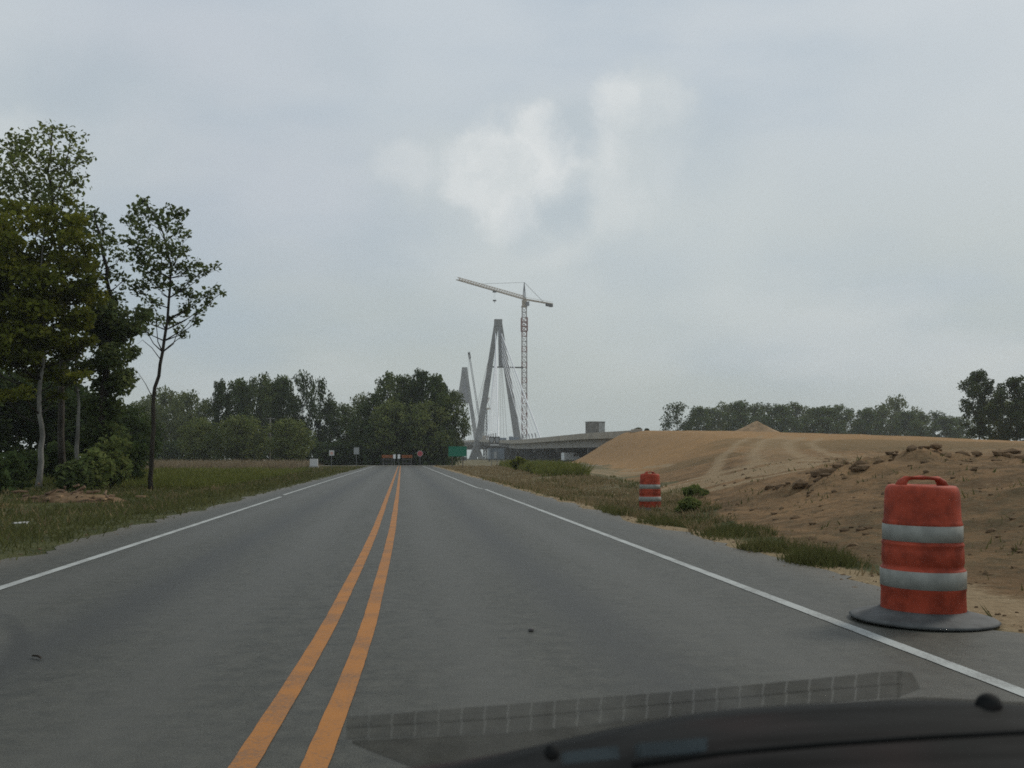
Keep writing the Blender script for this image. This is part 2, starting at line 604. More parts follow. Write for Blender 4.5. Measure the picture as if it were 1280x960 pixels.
def build_ground():
    xs = steps(-1500, 1500, 0.13, 0.0235)
    ys = steps(-25, 2400, 0.2, 0.0165) if False else None
    y = [-25.0, -15, -8, -4, -1, 1, 2, 3]
    while y[-1] < 2400:
        y.append(y[-1] + max(0.14, 0.0155 * y[-1]))
    ys = np.array(y)
    X, Y = np.meshgrid(xs, ys)
    Z = height(X, Y)
    nx, ny = len(xs), len(ys)
    V = np.stack([X, Y, Z], -1).reshape(-1, 3)
    idx = np.arange(nx * ny).reshape(ny, nx)
    Q = np.stack([idx[:-1, :-1], idx[:-1, 1:], idx[1:, 1:], idx[1:, :-1]], -1).reshape(-1, 4)
    me = bpy.data.meshes.new('ground')
    me.vertices.add(len(V))
    me.vertices.foreach_set('co', V.astype(np.float32).ravel())
    me.loops.add(Q.size)
    me.loops.foreach_set('vertex_index', Q.astype(np.int32).ravel())
    me.polygons.add(len(Q))
    me.polygons.foreach_set('loop_start', np.arange(0, Q.size, 4, dtype=np.int32))
    me.polygons.foreach_set('loop_total', np.full(len(Q), 4, np.int32))
    me.polygons.foreach_set('use_smooth', np.ones(len(Q), bool))
    me.update(calc_edges=True)
    # which soil or cover grows where (masks of kind, not of light)
    e = dirt_edge(Y)
    wob = 1.6 * fbm(X * 0.4, Y * 0.4, 4) * np.clip(Y / 20, 0.25, 2.5)
    dirt = sst(X - e + wob, -0.25, 0.5) * (1 - sst(X, 95, 130)) * (1 - sst(Y, 222, 236))
    track = np.zeros_like(X)
    def band(pix, w, amt):
        pts = [hit(*p)[:2] for p in pix]
        d = seg_dist(X, Y, pts)
        np.maximum(track, 0.6 * amt * (1 - sst(d + 0.9 * fbm(X * .6, Y * .6, 3), w * 0.4, w)), out=track)
        dd = d + 0.25 * fbm(X * .5, Y * .5, 3)
        for o_ in (0.95, 2.5):
            np.maximum(track, amt * (1 - sst(np.abs(dd - o_), 0.2, 0.5)), out=track)
    band([(850, 608), (905, 600), (960, 588), (1010, 580)], 1.1, 1.0)
    band([(985, 577), (1060, 573), (1150, 569), (1290, 562)], 3.5, 0.45)
    band([(985, 577), (965, 565), (968, 553), (990, 546)], 2.6, 0.65)
    band([(705, 586), (745, 589), (790, 594)], 1.8, 0.8)
    # pale gravel beside the asphalt
    gl = (1 - sst(np.abs(X + 4.55 + 0.3 * fbm(X * 0 + 1, Y * 0.5, 3)), 0.10, 0.5)) * 0.22
    gr = (1 - sst(np.abs(X - 4.35 + 0.5 * fbm(X * 0 + 2, Y * 0.5, 3)) + 0.9 * fbm(X * 0.9, Y * 0.35, 3), 0.10, 0.6)) * 0.9
    track = np.maximum(track, np.maximum(gl, gr) * (Y < 146))
    track = np.maximum(track, 0.85 * (1 - sst(np.abs(X - 4.55 + 0.5 * fbm(X, Y, 3)), 0.25, 0.8)) * (Y < 8.6))
    junction = (1 - sst(np.abs(Y - 143), 2.0, 3.2)) * (np.abs(X) < 22)
    track = np.maximum(track, junction)
    green = np.zeros_like(X)
    def patch(px, py, rx, ry, amt):
        p = hit(px, py)
        d = np.hypot((X - p[0]) / rx, (Y - p[1]) / ry) + 0.9 * fbm(X * .25, Y * .25, 4)
        np.maximum(green, amt * (1 - sst(d, 0.5, 1.1)), out=green)
    patch(1095, 556, 17, 20, 0.55)
    patch(865, 578, 3.5, 10, 0.5)
    patch(1240, 556, 10, 12, 0.5)
    patch(1250, 660, 3.2, 4.4, 0.4)
    patch(1180, 575, 9, 6, 0.35)
    straw = sst(-X, 6.5, 12) * sst(Y, 62, 95) + 0.55 * sst(X, 3.5, 6) * sst(Y, 26, 45)
    straw = np.clip(straw, 0, 1)
    bare = np.exp(-(((X + 11.8) / 2.2) ** 2 + ((Y - 22.5) / 2.6) ** 2)) + np.exp(-(((X + 10.9) / 1.5) ** 2 + ((Y - 26.5) / 2.5) ** 2))
    dirt = np.maximum(dirt, np.clip(bare * 1.2 + 0.5 * fbm(X, Y, 3), 0, 1) * (bare > 0.1) * 0.8)
    ca = me.attributes.new('cover', 'FLOAT_COLOR', 'POINT')
    C = np.stack([dirt, np.clip(track, 0, 1), straw, green], -1).reshape(-1, 4)
    ca.data.foreach_set('color', C.astype(np.float32).ravel())

    m = bpy.data.materials.new('earth_and_turf')
    m.use_nodes = True
    t = NT(m.node_tree)
    b = m.node_tree.nodes['Principled BSDF']
    b.inputs['Roughness'].default_value = 0.95
    b.inputs['Specular IOR Level'].default_value = 0.08
    at_ = t.n('ShaderNodeAttribute', attribute_name='cover')
    sp = t.n('ShaderNodeSeparateColor')
    t.link(at_.outputs['Color'], sp.inputs[0])
    pos = t.n('ShaderNodeTexCoord').outputs['Object']
    big, med, fin = t.noise(pos, 0.12, 4), t.noise(pos, 1.1, 6, 0.62), t.noise(pos, 9.0, 5, 0.65)
    stretch = t.noise(t.vmath('MULTIPLY', pos, (1.0, 0.35, 1.0)), 1.6, 5, 0.65)
    g = t.mix(t.ramp(med, 0.36, 0.62), (0.042, 0.050, 0.020), (0.076, 0.080, 0.034))
    g = t.mix(t.ramp(fin, 0.5, 0.75, 0, 0.5), g, (0.15, 0.125, 0.065))
    s_ = t.mix(t.ramp(med, 0.35, 0.65), (0.15, 0.122, 0.068), (0.25, 0.195, 0.120))
    c = t.mix(sp.outputs[2], g, s_)
    dr = t.mix(t.ramp(stretch, 0.34, 0.66), (0.100, 0.062, 0.030), (0.250, 0.148, 0.072))
    dr = t.mix(t.ramp(fin, 0.42, 0.7, 0, 0.65), dr, (0.200, 0.148, 0.085))
    dr = t.mix(t.ramp(med, 0.55, 0.72, 0, 0.5), dr, (0.060, 0.050, 0.026))
    dr = t.mix(t.ramp(big, 0.45, 0.65, 0, 0.4), dr, (0.26, 0.165, 0.086))
    mottle = t.noise(t.vmath('MULTIPLY', pos, (1.0, 0.5, 1.0)), 3.6, 7, 0.72)
    dr = t.mix(t.ramp(mottle, 0.50, 0.64, 0, 0.6), dr, (0.075, 0.056, 0.030))
    dr = t.mix(t.ramp(mottle, 0.46, 0.36, 0, 0.35), dr, (0.235, 0.148, 0.078))
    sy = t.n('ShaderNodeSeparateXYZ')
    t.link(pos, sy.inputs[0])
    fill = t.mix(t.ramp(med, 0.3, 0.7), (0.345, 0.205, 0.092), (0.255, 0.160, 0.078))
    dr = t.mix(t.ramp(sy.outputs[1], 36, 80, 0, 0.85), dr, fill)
    dr = t.mix(t.ramp(sy.outputs[1], 21, 8, 0, 0.5), dr, t.mix(t.ramp(mottle, 0.4, 0.6), (0.122, 0.078, 0.041), (0.068, 0.050, 0.027)))  # near bank darkened by distance in its colour, imitating lens vignetting
    df = t.ramp(t.math('ADD', sp.outputs[0], t.math('MULTIPLY', t.math('SUBTRACT', med, 0.5), 0.7)), 0.35, 0.65)
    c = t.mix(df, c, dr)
    gp = t.ramp(t.math('ADD', at_.outputs['Alpha'], t.math('MULTIPLY', t.math('SUBTRACT', fin, 0.5), 0.8)), 0.2, 0.9, 0, 0.85)
    c = t.mix(gp, c, (0.075, 0.070, 0.036))
    tr = t.mix(t.ramp(fin, 0.3, 0.7), (0.235, 0.172, 0.100), (0.315, 0.238, 0.145))
    tf = t.ramp(t.math('ADD', sp.outputs[1], t.math('MULTIPLY', t.math('SUBTRACT', fin, 0.5), 0.7)), 0.2, 0.75, 0, 0.85)
    c = t.mix(tf, c, tr)
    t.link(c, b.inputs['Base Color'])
    bp = t.n('ShaderNodeBump')
    bp.inputs['Strength'].default_value = 1.0
    bp.inputs['Distance'].default_value = 0.11
    t.link(t.math('ADD', t.math('MULTIPLY', fin, 0.6), med), bp.inputs['Height'])
    t.link(bp.outputs[0], b.inputs['Normal'])
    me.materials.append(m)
    o = bpy.data.objects.new('ground', me)
    COL.objects.link(o)
    tag(o, kind='structure')


build_ground()


# ------------------------------------------------------------------ road
def asphalt_mat():
    m = bpy.data.materials.new('asphalt')
    m.use_nodes = True
    t = NT(m.node_tree)
    b = m.node_tree.nodes['Principled BSDF']
    pos = t.n('ShaderNodeTexCoord').outputs['Object']
    sx = t.n('ShaderNodeSeparateXYZ')
    t.link(pos, sx.inputs[0])
    x = sx.outputs[0]
    agg = t.noise(pos, 130.0, 3, 0.7)
    fin = t.noise(pos, 28.0, 4, 0.7)
    big = t.noise(t.vmath('MULTIPLY', pos, (1, 0.16, 1)), 1.3, 6, 0.7)
    mot = t.noise(pos, 6.0, 7, 0.8)
    agg2 = t.math('ADD', t.math('MULTIPLY', agg, 0.55), t.math('MULTIPLY', mot, 0.45))
    c = t.mix(t.ramp(agg2, 0.36, 0.64), (0.018, 0.0195, 0.0145), (0.088, 0.086, 0.068))
    c = t.mix(t.ramp(fin, 0.42, 0.72, 0, 0.30), c, (0.022, 0.023, 0.019))
    c = t.mix(t.ramp(big, 0.40, 0.66, 0, 0.40), c, (0.078, 0.077, 0.067))
    # polished wheel paths
    wp = None
    for xc in (-3.0, -1.25, 0.45, 2.2):
        d = t.math('ABSOLUTE', t.math('SUBTRACT', x, xc))
        k = t.ramp(d, 0.45, 0.0)
        wp = k if wp is None else t.math('ADD', wp, k)
    c = t.mix(t.math('MULTIPLY', wp, 0.5), c, (0.080, 0.079, 0.068))
    # oil-darkened lane centres
    for xc in (-2.1, 1.35):
        d = t.math('ABSOLUTE', t.math('SUBTRACT', x, xc))
        k = t.math('MULTIPLY', t.ramp(d, 0.5, 0.0), t.ramp(big, 0.3, 0.6, 0.35, 0.8))
        c = t.mix(k, c, (0.033, 0.034, 0.031))
    # fine cracks
    vo = t.n('ShaderNodeTexVoronoi', feature='DISTANCE_TO_EDGE')
    t.link(t.vmath('ADD', pos, t.vmath('MULTIPLY', t.n('ShaderNodeTexNoise').outputs['Color'], (0.4, 0.4, 0))), vo.inputs['Vector'])
    vo.inputs['Scale'].default_value = 0.33
    ck = t.math('MULTIPLY', t.ramp(vo.outputs['Distance'], 0.0045, 0.0), t.ramp(t.noise(pos, 0.23, 2), 0.5, 0.62, 0, 0.6))
    c = t.mix(ck, c, (0.035, 0.035, 0.035))
    # a pair of faint curved tyre scuffs and a few drips
    sc = t.n('ShaderNodeVectorMath', operation='DISTANCE')
    t.link(t.vmath('MULTIPLY', pos, (1, 1, 0)), sc.inputs[0])
    sc.inputs[1].default_value = (-7.4, 4.9, 0)
    arc = t.math('ABSOLUTE', t.math('SUBTRACT', sc.outputs['Value'], 5.35))
    c = t.mix(t.math('MULTIPLY', t.ramp(arc, 0.10, 0.02), t.ramp(big, 0.35, 0.6, 0.1, 0.55)), c, (0.022, 0.022, 0.020))
    dv = t.n('ShaderNodeTexVoronoi')
    t.link(pos, dv.inputs['Vector'])
    dv.inputs['Scale'].default_value = 1.7
    drip = t.math('MULTIPLY', t.ramp(dv.outputs['Distance'], 0.075, 0.03), t.ramp(t.noise(pos, 0.9, 2), 0.55, 0.62, 0, 0.6))
    c = t.mix(drip, c, (0.020, 0.020, 0.019))
    # grit washed onto the edges
    ed = t.math('ABSOLUTE', t.math('ADD', x, 0.1))
    gr = t.ramp(t.math('ADD', ed, t.math('MULTIPLY', t.math('SUBTRACT', fin, 0.5), 1.2)), 3.75, 4.5, 0, 0.55)
    c = t.mix(gr, c, (0.135, 0.118, 0.09))
    t.link(c, b.inputs['Base Color'])
    b.inputs['Roughness'].default_value = 0.55
    b.inputs['Specular IOR Level'].default_value = 0.26
    bp = t.n('ShaderNodeBump')
    bp.inputs['Strength'].default_value = 0.55
    bp.inputs['Distance'].default_value = 0.006
    t.link(agg, bp.inputs['Height'])
    t.link(bp.outputs[0], b.inputs['Normal'])
    return m


def paint_mat(name, col, wear=0.5):
    m = bpy.data.materials.new(name)
    m.use_nodes = True
    t = NT(m.node_tree)
    b = m.node_tree.nodes['Principled BSDF']
    pos = t.n('ShaderNodeTexCoord').outputs['Object']
    n1, n2 = t.noise(pos, 60, 4, 0.7), t.noise(pos, 2.5, 4, 0.6)
    k = t.ramp(t.math('ADD', t.math('MULTIPLY', n1, 0.55), t.math('MULTIPLY', n2, 0.45)), 0.46, 0.62, 0.05, wear)
    t.link(t.mix(k, t.mix(n2, col, tuple(x * 0.80 for x in col)), (0.085, 0.080, 0.072)), b.inputs['Base Color'])
    b.inputs['Roughness'].default_value = 0.7
    b.inputs['Specular IOR Level'].default_value = 0.3
    return m


M['asphalt'] = asphalt_mat()
M['paint_white'] = paint_mat('paint_white', (0.42, 0.44, 0.42), 0.55)
M['paint_yellow'] = paint_mat('paint_yellow', (0.40, 0.160, 0.030), 0.55)


def strip(name, fl, fr, y0, y1, z, mat, step=0.4, kind='structure'):
    """long sheet between x = fl(y) and x = fr(y)"""
    ys = [y0]
    while ys[-1] < y1:
        ys.append(min(y1, ys[-1] + max(step, ys[-1] * 0.02)))
    V, Fc = [], []
    for i, y in enumerate(ys):
        V += [(fl(y), y, z), (fr(y), y, z)]
        if i:
            k = 2 * i
            Fc.append((k - 2, k - 1, k + 1, k))
    o = link_mesh(name, V, Fc, mat)
    return tag(o, kind=kind)


def n1(y, s, k):
    return float(fbm(np.array([k * 7.7]), np.array([y * s]), 4)[0])


strip('road', lambda y: -4.42 + 0.7 * n1(y, 0.7, 1) + 0.35 * n1(y, 2.3, 6), lambda y: 4.25 + 0.7 * n1(y, 0.6, 2) + 0.35 * n1(y, 2.1, 7), -20, 141.5, 0.0, M['asphalt'], 0.15)


def step_at(y, y0, a):
    return a * float(sst(np.array([y]), y0 - 1.5, y0 + 1.5)[0])


wob = lambda y, k: 0.03 * n1(y, 0.12, k)
PW = 0.052
left_c = lambda y: -3.51 - step_at(y, 31, 0.10) + wob(y, 3) + 0.05 * n1(y, .02, 8)
right_c = lambda y: 3.03 - step_at(y, 37.5, 0.16) + wob(y, 4)
strip('road_markings', lambda y: left_c(y) - PW + 0.009 * n1(y, 8, 13), lambda y: left_c(y) + PW + 0.009 * n1(y, 8, 14), -20, 30.2, 0.004, M['paint_white'], 0.1)
strip('road_markings', lambda y: left_c(y) - PW + 0.009 * n1(y, 8, 13), lambda y: left_c(y) + PW + 0.009 * n1(y, 8, 14), 31.6, 140, 0.004, M['paint_white'], 0.1)
strip('road_markings', lambda y: right_c(y) - PW + 0.009 * n1(y, 8, 13), lambda y: right_c(y) + PW + 0.009 * n1(y, 8, 14), -20, 36.5, 0.004, M['paint_white'], 0.1)
strip('road_markings', lambda y: right_c(y) - PW + 0.009 * n1(y, 8, 13), lambda y: right_c(y) + PW + 0.009 * n1(y, 8, 14), 37.0, 140, 0.004, M['paint_white'], 0.1)
YB = [-20, 2, 3.7, 5, 6.9, 10.9, 15.9, 30, 140]
YL = [-.68, -.64, -.59, -.54, -.487, -.441, -.408, -.41, -.43]
YR = [-.42, -.38, -.325, -.27, -.216, -.173, -.137, -.118, -.15]
for tab in (YL, YR):
    cs_ = [sum(np.interp(y + q, YB, tab) for q in (-.8, -.4, 0, .4, .8)) / 5 for y in np.arange(-20, 140, .25)]
    f = lambda y, cs_=cs_: float(np.interp(y, np.arange(-20, 140, .25), cs_)) + 0.010 * n1(y, 0.4, 5)
    strip('road_markings', lambda y: f(y) - 0.052 + 0.007 * n1(y, 9, 11), lambda y: f(y) + 0.052 + 0.007 * n1(y, 9, 12), -20, 139, 0.004, M['paint_yellow'], 0.08)
strip('side_road', lambda y: -60, lambda y: 60, 141.6, 145.5, 0.015,
      principled('gravel_road', (0.30, 0.285, 0.25), 0.95, 0.1, vary=0.25, scale=0.8), 1.0)


# ------------------------------------------------------------------ trees
def crown_points(rng, blobs, n, leaf):
    """blobs: list of (center, (rx,ry,rz), weight). returns centres on lumpy shells"""
    w = np.array([b[2] for b in blobs], float)
    w /= w.sum()
    k = rng.choice(len(blobs), n, p=w)
    C = np.array([b[0] for b in blobs])[k]
    Rr = np.array([b[1] for b in blobs])[k]
    d = rng.normal(size=(n, 3))
    d /= np.linalg.norm(d, axis=1)[:, None]
    r = rng.random(n) ** 0.55
    return C + d * Rr * r[:, None]


def leaf_mesh(rng, P, size, droop=0.3):
    n = len(P)
    a = rng.normal(size=(n, 3))
    a[:, 2] *= 0.7
    a /= np.linalg.norm(a, axis=1)[:, None]
    b = rng.normal(size=(n, 3))
    b -= a * (a * b).sum(1)[:, None]
    b /= np.linalg.norm(b, axis=1)[:, None]
    s = size * (0.55 + 0.9 * rng.random(n))[:, None]
    V = np.empty((n, 4, 3))
    V[:, 0] = P - a * s * 0.6
    V[:, 1] = P + b * s * 0.36 + a * s * 0.05
    V[:, 2] = P + a * s * 0.6
    V[:, 2, 2] -= droop * s[:, 0] * 0.4
    V[:, 3] = P - b * s * 0.36 + a * s * 0.05
    return V.reshape(-1, 3)


def make_tree(name, loc, label, cat, group, seed, trunk, blobs, n, leaf, leafmat, barkmat, r0=0.14, twigs=True, extra=None, loose=1.0):
    """trunk: list of local points; blobs: leaf clumps that limbs reach to"""
    rng = np.random.default_rng(seed)
    root = empty(name, loc, label, cat, group)
    mb = MB()
    tp = [Vector(p) for p in trunk]
    # smooth the trunk a little
    pts = []
    for i in range(len(tp) - 1):
        for k in range(4):
            u = k / 4
            p = tp[i].lerp(tp[i + 1], u)
            pts.append(p + Vector((rng.normal() * r0 * 0.22, rng.normal() * r0 * 0.22, 0)) * (1 if (i or k) else 0))
    pts.append(tp[-1])
    L = len(pts)
    rad = [r0 * (1.25 if i == 0 else 1.0) * (1 - 0.86 * i / (L - 1)) + 0.008 for i in range(L)]
    mb.tube(pts, rad, 8)
    if extra:
        for q, rr in extra:
            mb.tube(q, [rr * (1 - 0.7 * i / (len(q) - 1)) for i in range(len(q))], 5)
    if twigs:
        for c, rr, w in blobs:
            c = Vector(c)
            # leave the trunk below the clump
            best, bi = 1e9, 0
            for i in range(L // 5, L - 1):
                dz = c.z - pts[i].z
                hd = math.hypot(c.x - pts[i].x, c.y - pts[i].y)
                cost = abs(dz - hd * 0.7)
                if cost < best:
                    best, bi = cost, i
            a = pts[bi]
            mid = a.lerp(c, 0.5) + Vector((rng.normal() * .12, rng.normal() * .12, -0.10 * (c - a).length))
            ra = min(rad[bi] * 0.5, 0.07 + 0.012 * (c - a).length)
            mb.tube([a, mid, c, c + (c - mid).normalized() * 0.5 * rr[0] + Vector((0, 0, rr[2] * 0.3))], [ra, ra * 0.6, ra * 0.35, 0.006], 5, 1)
            for k in range(3):
                e = c + Vector(rng.normal(size=3) * np.array(rr) * 0.55)
                mb.tube([mid.lerp(c, 0.6), e], [ra * 0.3, 0.005], 3, 1)
    mb.build('trunk', [barkmat, M['bark_dark']], root, smooth=True)
    P = crown_points(rng, [(c, tuple(np.array(q) * loose), w) for c, q, w in blobs], n, leaf)
    P = P[P[:, 2] > 0.1]
    fast_mesh('crown', leaf_mesh(rng, P, leaf), 4, leafmat, root)
    return root


def lumps(rng, n, c, r, size, hole=0.0):
    """n clumps spread over an ellipsoid shell centred c with radii r"""
    out = []
    for k in range(n):
        d = rng.normal(size=3)
        d /= np.linalg.norm(d)
        q = rng.random() ** 0.4
        p = np.array(c) + d * np.array(r) * q
        s = size * (0.6 + 0.8 * rng.random())
        out.append((tuple(p), (s, s, s * 0.62), s ** 2))
    return out


def local(pix, Y, base):
    return [tuple(at(px, py, Y + dy) - base) for px, py, dy in pix]


def near_trees():
    rng = np.random.default_rng(3)
    base = lambda px, Y: Vector((gx(px, Y), Y, float(height(gx(px, Y), Y)) - 0.05))
    # tall airy tree rising behind the dense one
    Y = 45
    b = base(78, Y)
    tr = local([(78, 598, 0), (76, 480, 0), (80, 380, 0.3), (74, 290, 0.2), (60, 215, 0), (66, 160, 0)], Y, b)
    tr[0] = (0, 0, 0)
    bl = []
    for px, py, s in [(60, 165, .5), (88, 172, .5), (100, 195, .45), (30, 178, .6), (50, 195, .8), (78, 205, .7), (15, 200, .6), (5, 228, .7), (35, 225, .8), (65, 232, .7), (92, 228, .5),
                      (22, 190, .6), (45, 250, .8), (80, 250, .6), (98, 262, .35), (-20, 230, .8), (10, 260, .8), (108, 290, .4)]:
        p = at(px, py, Y + rng.normal() * 1.0) - b
        bl.append((tuple(p), (s, s, s * 0.7), s ** 2))
    make_tree('tree', b, 'tall tree with airy see-through top rising above the dense olive tree', 'tree', 'roadside trees', 11, tr, bl, 3300, 0.17, M['leaf_green'], M['bark_grey'], 0.15, loose=1.6)
    # dense olive tree with pale trunk
    Y = 40
    b = base(49, Y)
    tr = local([(49, 605, 0), (53, 545, 0.1), (48, 490, 0), (58, 430, 0), (50, 360, 0), (55, 280, 0)], Y, b)
    tr[0] = (0, 0, 0)
    bl = lumps(rng, 72, at(26, 365, Y) - b, (2.4, 2.4, 3.6), 0.66)
    for px, py, s in [(95, 300, .7), (100, 330, .7), (85, 365, .8), (100, 395, .6), (75, 420, .7), (60, 265, .6), (20, 262, .7), (85, 275, .5), (-10, 440, .7), (20, 455, .6), (45, 470, .5), (90, 440, .5),
                      (-30, 420, .8), (-30, 380, .8), (10, 430, .6), (70, 470, .55), (100, 470, .45), (108, 425, .45), (115, 350, .5), (112, 310, .4), (30, 490, .45), (70, 495, .4), (5, 495, .5), (85, 250, .35), (100, 275, .4)]:
        p = at(px, py, Y + rng.normal() * 1.0) - b
        bl.append((tuple(p), (s, s, s * 0.6), s ** 2))
    make_tree('tree', b, 'dense olive green tree on a crooked pale trunk at the left edge', 'tree', 'roadside trees', 12, tr, bl, 23000, 0.175, M['leaf_olive'], M['bark_pale'], 0.11, loose=1.08)
    # vine-wrapped tree
    Y = 43
    b = base(138, Y)
    tr = local([(128, 598, 0), (126, 520, 0), (135, 440, 0), (140, 380, 0.2), (130, 320, 0), (118, 265, 0)], Y, b)
    tr[0] = (0, 0, 0)
    bl = []
    for px, py, s in [(116, 270, .45), (128, 285, .4), (108, 290, .4), (122, 310, .55), (140, 300, .4), (150, 320, .35), (112, 335, .5), (135, 340, .5), (155, 350, .4), (120, 365, .5), (145, 372, .45),
                      (125, 390, .7), (140, 400, .75), (150, 415, .6), (130, 425, .7), (143, 445, .6), (125, 455, .5), (135, 480, .6), (150, 480, .55), (125, 510, .6), (140, 510, .5),
                      (118, 410, .5), (172, 410, .35), (165, 440, .35), (157, 470, .45), (180, 395, .35), (120, 540, .6), (140, 545, .6)]:
        p = at(px, py, Y + rng.normal() * 0.5) - b
        bl.append((tuple(p), (s, s, s * 0.85), s ** 2 * (0.38 if py < 380 else 1.4)))
    make_tree('tree', b, 'vine wrapped tree with dark thick middle and thin top, between dense tree and leaning sapling', 'tree', 'roadside trees', 13, tr, bl, 10500, 0.16, M['leaf_mid'], M['bark_dark'], 0.17, loose=1.2)
    # leaning thin tree
    Y = 40
    b = base(190, Y)
    tr = local([(190, 609, 0), (190, 550, 0), (192, 500, 0), (203, 440, 0), (211, 385, 0), (214, 335, 0), (203, 290, 0), (180, 248, 0)], Y, b)
    tr[0] = (0, 0, 0)
    bl = []
    for px, py, s in [(178, 252, .22), (184, 265, .28), (170, 262, .2), (195, 270, .25), (165, 275, .28), (176, 285, .3), (212, 262, .2), (222, 268, .26), (230, 266, .16), (208, 280, .25), (220, 290, .3),
                      (232, 293, .16), (186, 300, .32), (200, 308, .34), (216, 312, .34), (230, 316, .25), (172, 312, .3), (160, 300, .22), (180, 328, .35), (198, 335, .35), (220, 335, .3),
                      (236, 335, .25), (246, 330, .18), (255, 338, .2), (270, 333, .16), (240, 348, .2), (185, 350, .32), (172, 360, .28), (205, 355, .25), (225, 362, .28), (240, 372, .24),
                      (258, 366, .2), (270, 362, .18), (277, 366, .14), (262, 378, .16), (250, 388, .18), (232, 388, .25), (246, 402, .16), (224, 410, .18), (190, 378, .28), (178, 392, .26), (168, 405, .2),
                      (195, 400, .22), (212, 400, .18), (230, 418, .14), (182, 412, .2)]:
        p = at(px, py, Y + rng.normal() * 0.7) - b
        bl.append((tuple(p), (s * 1.5, s * 1.5, s * 1.2), s ** 2))
    ex = [(local([(201, 450, 0), (190, 435, .2), (178, 425, .2), (172, 430, .2)], Y, b), 0.02),
          (local([(192, 500, 0), (182, 480, .3), (170, 462, .4)], Y, b), 0.02)]
    make_tree('tree', b, 'thin leaning young tree with sparse clumped crown standing alone', 'tree', 'roadside trees', 14, tr, bl, 3300, 0.145, M['leaf_mid'], M['bark_dark'], 0.085, extra=ex, loose=1.12)
    # slender pale stem
    Y = 42
    b = base(96, Y)
    tr = local([(96, 590, 0), (97, 545, 0), (98, 505, 0), (94, 450, 0), (88, 400, 0)], Y, b)
    tr[0] = (0, 0, 0)
    bl = []
    for px, py, s in [(90, 405, .6), (100, 430, .5), (82, 440, .6), (104, 460, .5), (85, 475, .5)]:
        bl.append((tuple(at(px, py, Y + rng.normal() * 0.6) - b), (s, s, s * .7), s ** 2))
    make_tree('tree', b, 'slender tree with short pale stem behind the crooked pale trunk', 'tree', 'roadside trees', 15, tr, bl, 1500, 0.16, M['leaf_green'], M['bark_pale'], 0.09)
    # darker trees deeper in the grove
    deep = [(-45, 58, 395, 70), (8, 60, 435, 75), (40, 66, 455, 62), (76, 62, 440, 50), (110, 58, 480, 50), (150, 68, 500, 52), (-85, 52, 330, 90), (172, 80, 520, 40)]
    lab = ['dark tree deep in the grove, cut by the left edge', 'dark tree deep in the grove beyond the pale crooked trunk', 'dark low tree filling the gap right of the pale crooked trunk',
           'dark bushy tree filling the grove behind the slender pale stem', 'low dark tree at the foot of the vine wrapped tree', 'low dark tree between the vine wrapped and leaning trees',
           'tall dark tree mostly outside the left edge', 'small dark tree at the right rim of the grove behind the leaning tree']
    for i, (px, Y, ty, wpx) in enumerate(deep):
        b = base(px, Y)
        h = at(px, ty, Y).z - b.z
        rx = wpx / F * Y * 0.62
        tr = [(0, 0, 0), (rng.normal() * .2, 0, h * 0.4), (rng.normal() * .3, 0, h * 0.9)]
        bl = lumps(rng, 46, (0, 0, h * 0.52), (rx, rx, h * 0.43), 0.85)
        make_tree('tree', b, lab[i], 'tree', 'dark grove trees', 40 + i, tr, bl, 5000, 0.24, M['leaf_dark'], M['bark_dark'], 0.16)


near_trees()


def shrubs():
    rng = np.random.default_rng(5)
    spec = [(12, 36, 552, 34, 'leaf_dark', 'dark shrub under the dense tree at the left edge'),
            (-18, 33, 560, 40, 'leaf_dark', 'dark shrub cut off by the left edge'),
            (35, 44, 556, 30, 'leaf_dark', 'dark shrub just behind the crooked pale trunk'),
            (75, 46, 545, 36, 'leaf_dark', 'dark shrub between the two pale trunks'),
            (115, 38, 557, 22, 'leaf_green', 'green shrub beneath the vine wrapped tree'),
            (140, 41, 540, 30, 'leaf_green', 'green shrub right of the vine wrapped trunk'),
            (163, 46, 548, 26, 'leaf_dark', 'dark shrub at the grove rim left of the leaning tree'),
            (95, 36, 575, 22, 'leaf_mid', 'low olive shrub in front of the slender pale stem'),
            (702, 72, 577, 22, 'leaf_green', 'bright green weedy shrub below the dirt embankment'),
            (672, 76, 577, 20, 'leaf_pale', 'pale green shrub beside the bright green one by the road'),
            (648, 90, 573, 18, 'leaf_olive', 'olive shrub below the bridge approach span'),
            (722, 84, 583, 12, 'leaf_green', 'small green shrub at the foot of the dirt slope'),
            (870, 27, 607, 12, 'leaf_green', 'small weedy shrub just right of the far barrel'),
            (858, 23, 622, 14, 'leaf_green', 'low weedy shrub close behind the far barrel'),
            (798, 186, 535, 4, 'leaf_dark', 'tiny dark shrub at bridge end on the embankment top'),
            (809, 180, 537, 3, 'leaf_dark', 'tinier dark shrub right of bridge end on embankment top')]
    for i, (px, Y, ty, wpx, mt, lb) in enumerate(spec):
        x = gx(px, Y)
        b = Vector((x, Y, float(height(x, Y)) - 0.04))
        h = max(0.3, at(px, ty, Y).z - b.z)
        rx = max(0.25, wpx / F * Y * 0.5)
        root = empty('shrub', b, lb, 'shrub', 'shrubs')
        bl = lumps(rng, 16, (0, 0, h * 0.48), (rx, rx, h * 0.45), min(0.5, h * 0.3))
        mb = MB()
        for c, r, w in bl[:9]:
            mb.tube([(0, 0, 0), (c[0] * .5, c[1] * .5, c[2] * .6), c], [0.03, 0.02, 0.008], 4)
        mb.build('stem', M['bark_dark'], root)
        P = crown_points(rng, bl, 1500, 0)
        P = P[P[:, 2] > 0.0]
        fast_mesh('foliage', leaf_mesh(rng, P, 0.11 + Y * 0.0022), 4, M[mt], root)


shrubs()


